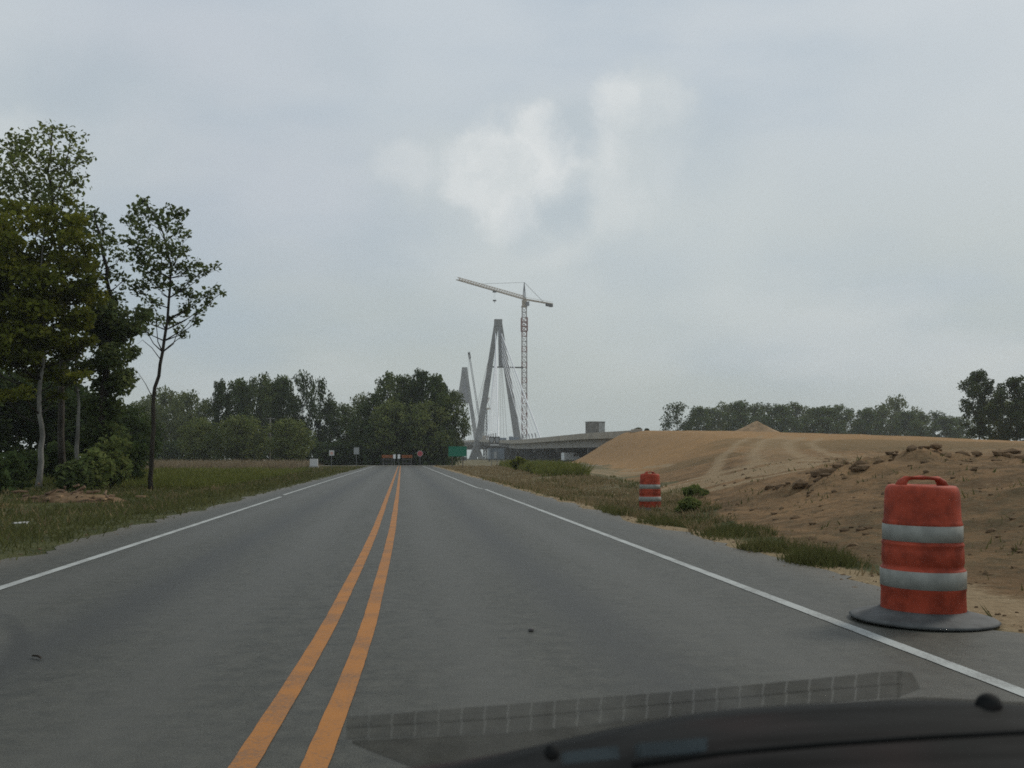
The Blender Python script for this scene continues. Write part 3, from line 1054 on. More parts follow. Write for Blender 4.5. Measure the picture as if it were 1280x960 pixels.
def wood_variant(seed, h, rx, mat, bark, n, leaf, style):
    """a broadleaf tree standing at the origin, later copied"""
    rng = np.random.default_rng(seed)
    tr = [(0, 0, 0), (rng.normal() * .2, rng.normal() * .2, h * .35), (rng.normal() * .4, rng.normal() * .4, h * .65), (rng.normal() * .5, rng.normal() * .4, h * .95)]
    bl = []
    nl = 34
    for k in range(nl):
        u = (k + 0.5) / nl
        z = h * (0.16 + 0.80 * u)
        if style == 'tall':
            prof = 0.55 + 0.45 * math.sin(math.pi * min(1, u * 1.05)) if u < 0.9 else 0.4
        elif style == 'round':
            prof = math.sqrt(max(0.05, 1 - (2 * u - 1) ** 2))
        else:
            prof = 0.35 + 0.75 * math.sin(math.pi * u ** 1.6)
        an = k * 2.4 + rng.random()
        q = rx * prof * (0.55 + 0.5 * rng.random())
        s = rx * (0.24 + 0.20 * rng.random())
        bl.append(((q * math.cos(an), q * math.sin(an), z), (s, s, s * .75), s ** 2))
        if k % 3 == 0:
            bl.append(((0.3 * q * math.cos(an + 2), 0.3 * q * math.sin(an + 2), z * 0.96), (s, s, s), s ** 2))
    return make_tree('tree', (0, 0, 0), 'x', 'tree', None, seed, tr, bl, n, leaf, mat, bark, 0.2)


def woods():
    H = 15.0
    var = {
        'a': wood_variant(101, H, 4.2, M['leaf_wood'], M['bark_dark'], 6500, 0.42, 'tall'),
        'b': wood_variant(102, H, 4.8, M['leaf_mid'], M['bark_dark'], 6500, 0.42, 'vase'),
        'c': wood_variant(103, H, 4.0, M['leaf_dark'], M['bark_dark'], 6000, 0.42, 'tall'),
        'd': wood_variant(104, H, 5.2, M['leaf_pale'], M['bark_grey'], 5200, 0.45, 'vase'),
        'e': wood_variant(105, H, 6.5, M['leaf_green'], M['bark_dark'], 6500, 0.55, 'round'),
        'f': wood_variant(106, H, 5.0, M['leaf_dark'], M['bark_dark'], 4200, 0.42, 'vase'),
    }
    used = set()
    rng = random.Random(4)

    def put(v, px, Y, ty, wpx, label, group):
        src = var[v]
        if v not in used:
            used.add(v)
            o = src
        else:
            o = copy_tree(src)
        x = gx(px, Y)
        z = float(height(x, Y)) - 0.1
        h = at(px, ty, Y).z - z
        base_r = {'a': 4.2, 'b': 4.8, 'c': 4.0, 'd': 5.2, 'e': 6.5, 'f': 5.0}[v]
        sx = (wpx / F * Y / 2) / base_r
        o.location = (x, Y, z)
        o.scale = (sx, sx, h / H)
        o.rotation_euler = (0, 0, rng.random() * 6.28)
        tag(o, label, 'tree', group)
        return o

    lw = 'pale hazy woodland trees left of the field'
    for v, px, Y, ty, w, l in [('d', 168, 205, 503, 44, 'pale hazy tree seen just left of the leaning trunk'), ('d', 200, 210, 487, 50, 'pale hazy tree crossed by the leaning trunk, highest there'),
                               ('d', 232, 200, 490, 46, 'pale hazy tree right of the leaning trunk'), ('b', 256, 205, 500, 40, 'pale hazy tree where the pale wood meets the tall dark one'),
                               ('d', 182, 225, 498, 50, 'pale tree in the second row behind the leaning trunk'), ('d', 220, 225, 493, 50, 'pale tree in the second row right of the leaning trunk')]:
        put(v, px, Y, ty, w, l, lw)
    for v, px, Y, ty, w, l in [('e', 251, 148, 525, 46, 'low rounded tree, leftmost of three at the field edge'), ('e', 302, 150, 522, 66, 'low rounded tree, widest and middle of three at the field edge'),
                               ('e', 362, 146, 526, 60, 'low rounded tree, rightmost of three at the field edge')]:
        put(v, px, Y, ty, w, l, 'low rounded trees at the field edge')
    for v, px, Y, ty, w, l in [('c', 274, 182, 474, 28, 'narrow dark tree at the left end of the tall clump'), ('a', 297, 186, 472, 40, 'tall tree second from left in the tall clump'),
                               ('b', 325, 184, 468, 44, 'tall tree in the middle of the tall clump behind rounded trees'), ('a', 352, 186, 468, 36, 'tall tree right of middle in the tall clump'),
                               ('f', 376, 184, 466, 40, 'open-crowned tall tree with sky gaps in the tall clump'), ('f', 398, 188, 474, 34, 'open-crowned tree at the right end of the tall clump'),
                               ('c', 310, 200, 478, 50, 'tall tree in the back row of the tall clump, left side'), ('c', 345, 202, 476, 50, 'tall tree in the back row of the tall clump, right side')]:
        put(v, px, Y, ty, w, l, 'tall woodland clump behind the field')
    for v, px, Y, ty, w, l in [('a', 412, 190, 500, 36, 'lower tree just right of the tall clump'), ('b', 432, 192, 505, 40, 'lower tree in the dip between both wood clumps'),
                               ('d', 447, 196, 494, 34, 'lighter low tree beside the dark central wood'), ('a', 455, 175, 505, 34, 'low tree against left flank of the dark central wood')]:
        put(v, px, Y, ty, w, l, 'lower woodland trees in the dip')
    for v, px, Y, ty, w, l in [('b', 485, 164, 466, 46, 'tall left tree of the dark central wood'), ('a', 503, 168, 467, 40, 'tall tree over the left barricade at the road end'),
                               ('c', 527, 166, 461, 40, 'tallest tree of the dark central wood above the road end'), ('a', 545, 163, 466, 34, 'tall tree right of the tallest in the central wood'),
                               ('c', 552, 168, 477, 34, 'pointed tree on the right side of the central wood'), ('b', 568, 165, 489, 40, 'rightmost tree of the central wood, branches before the far tower'),
                               ('c', 470, 172, 490, 36, 'lower tree on the left flank of the central wood'), ('e', 490, 160, 505, 70, 'broad dark tree low in the central wood behind the left barricade'),
                               ('e', 530, 161, 505, 66, 'broad dark tree low in the central wood behind the right barricade'), ('c', 514, 176, 478, 50, 'dark tree in the back row filling the central wood')]:
        put(v, px, Y, ty, w, l, 'dark central wood at the road end')
    rl = 'even hazy row of trees behind the dirt mound'
    tops = [(874, 510), (892, 508), (908, 505), (926, 502), (944, 502), (960, 504), (978, 506), (996, 506), (1013, 508), (1030, 507), (1048, 508), (1066, 509), (1084, 509), (1100, 508),
            (1120, 499), (1136, 511), (1152, 515), (1168, 517), (1184, 517), (1200, 520)]
    for i, (px, ty) in enumerate(tops):
        l = 'tree of the even hazy row standing behind the bare dirt mound'
        g = rl
        if px == 1120:
            l, g = 'tree poking higher than its neighbours in the hazy row behind the mound', 'row trees'
        put('abdabf'[i % 6], px, 300 + 14 * ((i * 7) % 3), ty + (i * 5) % 7 - 3, 34 + 7 * ((i * 3) % 4), l, g)
    for px, Y, ty, w, v, l in [(848, 262, 504, 42, 'f', 'lone spreading tree left of the hazy row, beyond the dirt mound'),
                               (1226, 150, 462, 46, 'c', 'tall dark tree beside the mound, left of the pair at right edge'),
                               (1272, 146, 470, 52, 'c', 'dark tree cut by the right edge beyond the mound'),
                               (1250, 156, 500, 60, 'e', 'lower dark tree between the two tall trees at right edge'),
                               (1300, 150, 480, 60, 'a', 'tree mostly outside the right edge beyond the mound')]:
        put(v, px, Y, ty, w, l, 'trees beyond the mound')


woods()


def undergrowth():
    """bushes and saplings under the woods that read as one mass"""
    rng = np.random.default_rng(8)
    n = 26000
    px = rng.choice([0, 1, 2, 3], n, p=[.36, .24, .22, .18])
    lo = np.array([455, 395, 160, 262])[px]
    hi = np.array([568, 460, 262, 400])[px]
    q = lo + rng.random(n) * (hi - lo)
    Yb = np.array([163., 172., 195., 172.])[px] + rng.normal(size=n) * 3
    X = (q - 502.0) / F * Yb * 1.0
    hmax = np.array([6.5, 5.0, 4.0, 6.0])[px] * (0.7 + 0.6 * vnoise(X * 0.25, Yb * 0.05))
    Z = rng.random(n) * hmax + height(X, Yb, False)
    P = np.stack([X, Yb, Z], 1)
    o = fast_mesh('undergrowth', leaf_mesh(rng, P, 0.5), 4, M['leaf_dark'])
    tag(o, 'dark tangle of bushes under the woods', 'undergrowth', kind='stuff')


undergrowth()


# ------------------------------------------------------------------ grass
def blades(name, mat, n, fx, y0, y1, hmin, hmax, label, seed, dens=None, wide=1.0, clump=0.0):
    rng = np.random.default_rng(seed)
    Y = y0 * (y1 / y0) ** rng.random(n)
    xa, xb = fx(Y)
    X = xa + rng.random(n) * (xb - xa)
    keep = np.ones(n, bool)
    cl = vnoise(X * 1.3 + seed, Y * 1.3)
    if dens is not None:
        keep &= rng.random(n) < dens(X, Y, cl)
    X, Y, cl = X[keep], Y[keep], cl[keep]
    n = len(X)
    Z = height(X, Y) - 0.02
    h = (hmin + (hmax - hmin) * rng.random(n)) * (1 - clump + clump * 1.8 * cl)
    w = (0.005 + 0.00055 * Y) * wide * (0.7 + 0.6 * rng.random(n))
    an = rng.random(n) * 6.283
    lean = rng.normal(size=(n, 2)) * 0.48 * h[:, None]
    V = np.empty((n, 3, 3))
    P = np.stack([X, Y, Z], 1)
    off = np.stack([np.cos(an) * w, np.sin(an) * w, 0 * w], 1)
    V[:, 0] = P - off
    V[:, 1] = P + off
    V[:, 2] = P + np.stack([lean[:, 0], lean[:, 1], h], 1)
    o = fast_mesh(name, V.reshape(-1, 3), 3, mat)
    return tag(o, label, 'grass', kind='stuff')


def edge_l(Y):
    return -4.30 + 0.35 * fbm(Y * 0 + 7.0, Y * 0.5, 3) * 2


def grasses():
    blades('verge_grass', M['grass_verge'], 95000, lambda Y: (-15.5 + 0 * Y, edge_l(Y)), 6, 130, 0.04, 0.19,
           'short roadside grass on the left verge', 21, lambda X, Y, c: np.clip((-X - 4.25) * 1.4, 0.0, 1) * (0.45 + 0.75 * c) * (1 - 0.75 * np.exp(-(((X + 11.8) / 2.2) ** 2 + ((Y - 22.5) / 2.6) ** 2))), 1.0, 0.5)
    blades('verge_weeds', M['grass_dry'], 12000, lambda Y: (-13 + 0 * Y, -5.2 + 0 * Y), 9, 120, 0.06, 0.20,
           'drier weeds scattered over the left verge', 22, lambda X, Y, c: np.clip((c - 0.5) * 3.0, 0, 1), 1.0, 0.6)
    blades('field_grass', M['grass_lush'], 42000, lambda Y: (-Y * 0.42, -6.5 - Y * 0.02), 42, 92, 0.15, 0.42,
           'lush green grass beyond the leaning tree', 23, lambda X, Y, c: 0.6 + 0.4 * c, 1.2, 0.5)
    blades('straw_field', M['grass_straw'], 40000, lambda Y: (-Y * 0.42, -9 - Y * 0.02), 90, 185, 0.4, 0.95,
           'pale straw coloured tall grass across the field', 24, lambda X, Y, c: 0.5 + 0.5 * c, 1.2, 0.4)
    blades('roadside_grass', M['grass_dry'], 46000, lambda Y: (4.35 + 0.4 * fbm(Y * 0 + 4.4, Y * 0.5, 3), np.minimum(dirt_edge(Y) + 0.2, 4.9 + Y * 0.112)), 9.5, 140, 0.05, 0.21,
           'dry grass along the right road edge', 25, lambda X, Y, c: np.where(Y < 22, np.clip((c - 0.55) * 1.6, 0, 1), 0.25 + 0.6 * c) * np.clip((X - 4.2) * 1.5, 0.1, 1), 1.0, 0.6)
    blades('roadside_weeds', M['grass_verge'], 42000, lambda Y: (4.25 + 0.4 * fbm(Y * 0 + 4.4, Y * 0.5, 3), np.minimum(dirt_edge(Y) + 0.4, 4.9 + Y * 0.13)), 10, 60, 0.03, 0.17,
           'dark green weeds along the right road edge', 26, lambda X, Y, c: np.clip((c - 0.50) * 4.0, 0, 1) * np.where(Y < 24, 1.0, 0.45), 0.8, 0.9)
    blades('ditch_grass', M['grass_lush'], 20000, lambda Y: (5.0 + Y * 0.06, 5.5 + Y * 0.10), 62, 138, 0.2, 0.8,
           'tall green grass below the embankment', 27, lambda X, Y, c: np.clip((c - 0.35) * 2.5, 0, 1), 1.3, 0.6)
    blades('mound_weeds', M['grass_verge'], 6000, lambda Y: (dirt_edge(Y) + 0.3, dirt_edge(Y) + 9), 7, 34, 0.03, 0.11,
           'sparse weeds on the bare dirt bank', 28, lambda X, Y, c: np.clip((c - 0.62) * 3.0, 0, 1), 1.2, 0.5)


grasses()


def clods():
    """loose lumps of soil nobody could count"""
    rng = np.random.default_rng(31)
    import bmesh
    bm = bmesh.new()
    bmesh.ops.create_icosphere(bm, subdivisions=1, radius=1.0)
    U = np.array([v.co[:] for v in bm.verts])
    Fc = np.array([[v.index for v in f.verts] for f in bm.faces])
    bm.free()
    P, S = [], []
    for k in range(420):
        X = 8.3 + rng.random() * 17
        Y = 20.5 - 0.25 * (X - 10) + rng.normal() * 0.7
        if Y < 14:
            Y = 14 + rng.random() * 4
        P.append((X, Y)); S.append(0.03 + 0.13 * rng.random() ** 2.6)
    for k in range(800):
        Y = 8 * (32 / 8) ** rng.random()
        X = float(dirt_edge(Y)) + 0.2 + rng.random() * (3 + Y * 0.35)
        P.append((X, Y)); S.append((0.010 + 0.042 * rng.random() ** 4) * (1 + Y / 90))
    for k in range(900):
        Y = 5 * (60 / 5) ** rng.random()
        sd = 1 if rng.random() < .55 else -1
        P.append((sd * (4.0 + 0.42 * abs(rng.normal())) - (0 if sd > 0 else .2), Y)); S.append(0.006 + 0.016 * rng.random() ** 2)
    V, Q = [], []
    b = 0
    for (x, y), s in zip(P, S):
        z = float(height(x, y))
        v = U * (0.65 + 0.7 * rng.random((len(U), 1))) * s * np.array([1 + rng.random() * .5, 1, 0.7])
        V.append(v + np.array([x, y, z + s * 0.15]))
        Q.append(Fc + b)
        b += len(U)
    V = np.concatenate(V)
    Q = np.concatenate(Q)
    o = link_mesh('soil_clods', V, [tuple(int(i) for i in f) for f in Q], M['clod'])
    tag(o, 'loose clods and stones over the dirt bank', 'soil clods', kind='stuff')


clods()


# ------------------------------------------------------------------ bridge
BX = 53.8
DY = [175, 188, 231, 300, 355, 394, 460, 563, 700, 872, 1000]
DZ = [5.2, 5.3, 5.9, 6.3, 6.6, 7.0, 8.3, 10.3, 12.0, 12.6, 12.0]
dz = lambda y: float(np.interp(y, DY, DZ))


def lattice(mb, a, b, w, bay, r, mi_fn=lambda k: 0):
    """square lattice mast or boom from a to b"""
    a, b = Vector(a), Vector(b)
    d = b - a
    L = d.length
    d.normalize()
    up = Vector((0, 1, 0)) if abs(d.z) > 0.7 else Vector((0, 0, 1))
    u = d.cross(up).normalized()
    v = u.cross(d)
    n = max(1, int(L / bay))
    c = [(1, 1), (1, -1), (-1, -1), (-1, 1)]
    P = lambda k, j: a + d * (L * k / n) + (u * c[j][0] + v * c[j][1]) * (w / 2)
    for k in range(n):
        mi = mi_fn(k / n)
        for j in range(4):
            mb.bar(P(k, j), P(k + 1, j), r, mi)
            mb.bar(P(k, j), P(k, (j + 1) % 4), r * 0.7, mi)
            mb.bar(P(k, j), P(k + 1, (j + 1) % 4), r * 0.7, mi)


def bridge():
    root = empty('cable_stayed_bridge', (BX, 186, 0), 'grey concrete cable stayed bridge under construction with two tall A-shaped towers', 'bridge')
    off = Vector((BX, 186, 0))
    HW = 10.5
    ys = [186] + list(range(200, 1001, 20))

    def run(x0, x1, a, b, top, bot, name, mat, parent=root):
        V, Fc = [], []
        yy = [y for y in ys if a <= y <= b]
        for i, y in enumerate(yy):
            z = dz(y)
            V += [(x0, y - 186, z + bot), (x1, y - 186, z + bot), (x1, y - 186, z + top), (x0, y - 186, z + top)]
            if i:
                k = 4 * i
                for j in range(4):
                    Fc.append((k - 4 + j, k - 4 + (j + 1) % 4, k + (j + 1) % 4, k + j))
        Fc.append((0, 3, 2, 1))
        k = 4 * (len(yy) - 1)
        Fc.append((k, k + 1, k + 2, k + 3))
        return link_mesh(name, V, Fc, mat, parent)

    run(-HW, HW, 186, 1000, 0.0, -0.28, 'deck', M['concrete'])
    for s in (-1, 1):
        run(s * HW - 0.22 - .003, s * HW + 0.22, 186, 1000, 0.98, -0.42, 'parapet', M['concrete_warm'])
    for x in (-8.6, -4.3, 0, 4.3, 8.6):
        run(x - 0.45, x + 0.45, 186, 420, -0.285, -2.35, 'girder', M['girder'])
    for x in (-8.9, 8.9):
        run(x - 0.35, x + 0.35, 420, 1000, -0.285, -2.2, 'girder', M['steel_dark'])
    # piers
    for y in (236, 285, 335, 385, 435, 500):
        z = dz(y) - 2.4
        mb = MB()
        mb.box(-9.8, 9.8, y - 186 - 0.9, y - 186 + 0.9, z - 1.5, z)
        mb.build('pier_cap', M['pier'], root)
        c = MB()
        c.prism([(-7.6, -1.5), (7.6, -1.5), (8.6, z - 1.503), (-8.6, z - 1.503)], y - 186 - .7, y - 186 + .7)
        c.build('pier', M['pier'], root)
    # abutment block and end post
    mb = MB()
    mb.box(-10.4, 10.4, -2.5, -0.05, 3.4, dz(186) - 0.3)
    mb.build('abutment', M['concrete'], root)
    mb = MB()
    mb.box(-10.9, -9.9, -5.2, -0.05, dz(186) - 1.2, dz(186) + 1.15)
    mb.build('end_post', M['concrete_warm'], root)

    def tower(Y, full):
        # heights in the front tower's own metres
        k = 1.0
        ztop, zb = 79.2, -2.0
        xw = [(-16.0, zb), (-11.8, dz(Y)), (0.0, 78.0)]
        t = MB()
        t.box(-2.15, 2.15, Y - 186 - 1.9, Y - 186 + 1.9, 75.2, ztop)
        tw = t.build('tower', M['concrete_tower'], root)

        def leg(s):
            m = MB()
            prof = [(-15.0, -2.0, 2.2), (-11.4, 9.0, 1.9), (-9.7, 20.0, 1.7), (-5.0, 50.0, 1.45), (-0.85, 77.6, 1.22)]
            V, Fc = [], []
            for i, (x, z, w) in enumerate(prof):
                d = 2.6 - 0.25 * i
                V += [(s * x - w, Y - 186 - d, z), (s * x + w, Y - 186 - d, z), (s * x + w, Y - 186 + d, z), (s * x - w, Y - 186 + d, z)]
                if i:
                    q = 4 * i
                    for j in range(4):
                        Fc.append((q - 4 + j, q - 4 + (j + 1) % 4, q + (j + 1) % 4, q + j))
            Fc += [(3, 2, 1, 0), tuple(4 * (len(prof) - 1) + j for j in range(4))]
            link_mesh('leg', V, Fc, M['concrete_tower'], tw)
        leg(1)
        leg(-1)
        m = MB()
        m.box(-11, 11, Y - 186 - 1.6, Y - 186 + 1.6, dz(Y) - 4.6, dz(Y) - 2.3)
        m.build('crossbeam', M['concrete_tower'], tw)
        if full:
            m = MB()   # formwork panel inside the upper right leg
            m.prism([(-0.2, 74), (1.3, 74), (4.6, 52.5), (0.2, 52.5)], Y - 186 - 2.9, Y - 186 - 1.2)
            m.build('formwork', M['crane_grey'], tw)
            m = MB()
            m.bar((-3.2, Y - 186 - 2.0, 52.0), (14.2, Y - 186 - 2.0, 51.8), 0.55)
            m.build('brace', M['steel_dark'], tw)
        else:
            m = MB()
            m.prism([(-2.3, 79.3), (2.3, 79.3), (5.6, 48), (-5.6, 48)], Y - 186 - 1.0, Y - 186 + 1.0)
            m.build('formwork', M['crane_grey'], tw)
    tower(563, True)
    tower(868, False)
    for x in (-9.5, -6, -2.5, 1, 4.5):
        for y in (505, 530):
            mb = MB()
            lattice(mb, (x, y - 186, -0.5), (x, y - 186, dz(y) - 2.3), 1.3, 1.8, 0.13)
            mb.build('scaffold_tower', M['steel_dark'], root)
    for x0, x1, y, h in ((-6, -1.5, 505, 1.9), (1.5, 3.5, 520, 2.6), (-9.4, -8.2, 470, 1.5), (5.5, 9, 540, 2.2)):
        mb = MB()
        mb.box(x0, x1, y - 188, y - 186, dz(y) + .02, dz(y) + h)
        mb.build('deck_formwork', M['truck_blue'], root)
    # stays towards the camera from the front tower, both planes
    n = 6
    for s in (-1, 1):
        for i in range(n):
            y = 458 + i * 13
            zt = 71 - i * 2.6
            m = MB()
            m.bar((s * 9.9, y - 186, dz(y) + 0.8), (s * 1.6, 563 - 186 - 2, zt), 0.2 if i else 0.38, n=6)
            m.build('stay_cable', M['stay'], root)
            m = MB()
            m.bar((s * 9.9, y - 186, dz(y) + 0.5), (s * (9.9 - 8.3 * .055), y - 186 + (563 - y) * .055, dz(y) + 0.8 + (zt - dz(y)) * .055), 0.34, n=6)
            m.build('anchor_pipe', M['crane_grey'], root)
            if i < 4:
                y2 = 563 + 105 - i * 20
                m = MB()
                m.bar((s * 9.9, y2 - 186, dz(y2) + 0.8), (s * 1.6, 563 - 186 + 2, zt), 0.12, n=5)
                m.build('stay_cable', M['stay'], root)


bridge()


def tower_crane():
    Y = 563
    x0 = gx(655.5, Y)
    root = empty('tower_crane', (x0, Y, 0), 'red and white lattice tower crane with long jib beside the front bridge tower', 'crane')
    zj = gz(374, Y, 655)
    zm = gz(384, Y, 655)
    mb = MB()
    lattice(mb, (0, 0, -1), (0, 0, gz(414, Y, 655)), 2.7, 2.9, 0.25, lambda u: 0 if int(u * 16) % 2 else 1)
    mb.build('mast', [M['crane_red'], M['crane_white']], root)
    mb = MB()
    lattice(mb, (0, 0, gz(414, Y, 655)), (0, 0, gz(397, Y, 655)), 3.2, 2.2, 0.38)
    mb.build('climbing_frame', M['crane_red'], root)
    mb = MB()
    lattice(mb, (0, 0, gz(397, Y, 655)), (0, 0, zm), 2.4, 2.2, 0.26, lambda u: 1 if int(u * 5) % 2 else 0)
    mb.build('upper_mast', [M['crane_white'], M['crane_grey']], root)
    mb = MB()
    mb.lathe([(1.9, zm), (1.6, zm + .8), (1.3, zm + 1.2), (1.5, zj - 0.7)], 12)
    mb.build('slewing_unit', M['crane_tan'], root)
    mb = MB()
    mb.box(0.9, 2.6, -2.6, -0.6, zm + 0.6, zm + 2.9)
    cb = mb.build('cab', M['crane_grey'], root)
    tip = Vector((gx(571, 511) - x0, 511 - Y, gz(351.5, 511, 571)))
    tip.z = zj + 1.0
    ctr = Vector((gx(690, 579) - x0, 579 - Y, zj))
    apex = Vector((0, 0, gz(353, Y, 655)))
    mb = MB()
    d = tip.copy()
    s = Vector((0, 0, zj))
    e = Vector((tip.x, tip.y, zj + 1.2))
    # triangular jib
    u = (e - s).normalized()
    side = u.cross(Vector((0, 0, 1))).normalized() * 0.8
    N = 26
    for k in range(N):
        p, q = s.lerp(e, k / N), s.lerp(e, (k + 1) / N)
        hh = Vector((0, 0, 1.8 - 0.5 * k / N))
        for sg in (-1, 1):
            mb.bar(p + side * sg, q + side * sg, 0.24)
            mb.bar(p + side * sg, p + hh, 0.11)
            mb.bar(p + hh, q + side * sg, 0.11)
        mb.bar(p + hh, q + hh, 0.19)
        mb.bar(p + side, q - side, 0.1)
    mb.build('jib', M['crane_tan'], root)
    mb = MB()
    u2 = (ctr - s).normalized()
    sd = u2.cross(Vector((0, 0, 1))).normalized() * 0.9
    for sg in (-1, 1):
        mb.bar(s + sd * sg, ctr + sd * sg, 0.36)
    for k in range(9):
        p, q = s.lerp(ctr, k / 9), s.lerp(ctr, (k + 1) / 9)
        mb.bar(p + sd, q - sd, 0.16)
        mb.bar(p + sd + Vector((0, 0, 1.0)), q + sd + Vector((0, 0, 1.0)), 0.09)
    mb.build('counter_jib', M['crane_tan'], root)
    mb = MB()
    c0 = ctr - u2 * 2.0
    for a, b, w in ((-2.6, 0.4, 1.1), (0.5, 2.2, 1.3)):
        mb.bar(c0 + u2 * a + Vector((0, 0, -0.9)), c0 + u2 * b + Vector((0, 0, -0.9)), w)
    mb.build('counterweight', M['steel_dark'], root)
    mb = MB()
    for sg in (-1, 1):
        mb.bar((sg * 0.9, 0, zj), apex, 0.24)
        mb.bar((0, sg * 0.9, zj), apex, 0.2)
    mb.build('cat_head', M['crane_grey'], root)
    mb = MB()
    mb.bar(apex, s.lerp(e, 0.66) + Vector((0, 0, 1.6)), 0.11)
    mb.build('jib_tie', M['crane_grey'], root)
    mb = MB()
    mb.bar(apex, s.lerp(ctr, 0.72), 0.11)
    mb.build('counter_jib_tie', M['crane_grey'], root)
    tp = s.lerp(e, 0.47)
    mb = MB()
    mb.box(tp.x - 1.0, tp.x + 1.0, tp.y - 0.8, tp.y + 0.8, tp.z - 1.0, tp.z - 0.3)
    mb.build('trolley', M['steel_dark'], root)
    zk = gz(374.5, 537, 613)
    mb = MB()
    for sg in (-.3, .3):
        mb.bar((tp.x + sg, tp.y, tp.z - 1), (tp.x + sg, tp.y, zk), 0.035)
    mb.build('hoist_rope', M['steel_dark'], root)
    mb = MB()
    mb.box(tp.x - .9, tp.x + .9, tp.y - .4, tp.y + .4, zk - 0.6, zk + 0.1)
    mb.bar((tp.x, tp.y, zk - .6), (tp.x, tp.y, zk - 1.5), 0.2)
    mb.build('hook_block', M['steel_dark'], root)


tower_crane()


def other_cranes():
    # crawler crane with a raised lattice boom, behind the front tower's left leg
    Y = 600
    foot = at(603, 541, Y)
    tip = at(586, 440, Y)
    root = empty('crawler_crane', (foot.x, Y, dz(Y)), 'mobile crane with raised dark-tipped boom behind the front tower left leg', 'crane')
    o = Vector((foot.x, Y, dz(Y)))
    mb = MB()
    lattice(mb, Vector((0, 0, 2.2)), (tip - o).lerp(Vector((0, 0, 2.2)), 0.08), 0.8, 2.0, 0.12)
    mb.build('boom', M['crane_grey'], root)
    mb = MB()
    lattice(mb, (tip - o).lerp(Vector((0, 0, 2.2)), 0.08), tip - o, 0.9, 1.6, 0.26)
    mb.build('boom_head', M['steel_dark'], root)
    mb = MB()
    mb.box(-2.0, 3.6, -1.5, 1.5, 1.3, 3.4)
    mb.build('cab', M['crane_tan'], root)
    for s in (-1, 1):
        mb = MB()
        mb.prism([(-3, .05), (3, .05), (3.5, .6), (3, 1.15), (-3, 1.15), (-3.5, .6)], s * 1.9 - .45, s * 1.9 + .45)
        mb.build('crawler_track', M['steel_dark'], root)
    mb = MB()
    mb.bar(tip - o, (-0.3 + (tip - o).x, 0, 14), 0.05)
    mb.build('hoist_rope', M['steel_dark'], root)
    # far tower crane with steep luffing jib
    Y = 800
    x = gx(606.5, Y)
    root = empty('luffing_crane', (x, Y, 0), 'small distant tower crane with steep jib seen between the front tower legs', 'crane')
    zc = gz(512, Y)
    mb = MB()
    lattice(mb, (0, 0, -2), (0, 0, zc), 2.6, 2.6, 0.36)
    mb.build('mast', M['steel_dark'], root)
    mb = MB()
    mb.box(-4.2, 4.2, -1.6, 1.6, zc, zc + 1.5)
    mb.build('machinery_deck', M['crane_tan'], root)
    mb = MB()
    lattice(mb, (-1, 0, zc + 1.5), at(611.5, 497, Y) - Vector((x, Y, 0)), 1.0, 2.5, 0.18)
    mb.build('jib', M['crane_red'], root)
    mb = MB()
    mb.bar((3.5, 0, zc + 1.5), (1.5, 0, zc + 7), 0.22)
    mb.bar((1.5, 0, zc + 7), at(611.5, 497, Y) - Vector((x, Y, 0)), 0.1)
    mb.build('a_frame', M['crane_grey'], root)


other_cranes()


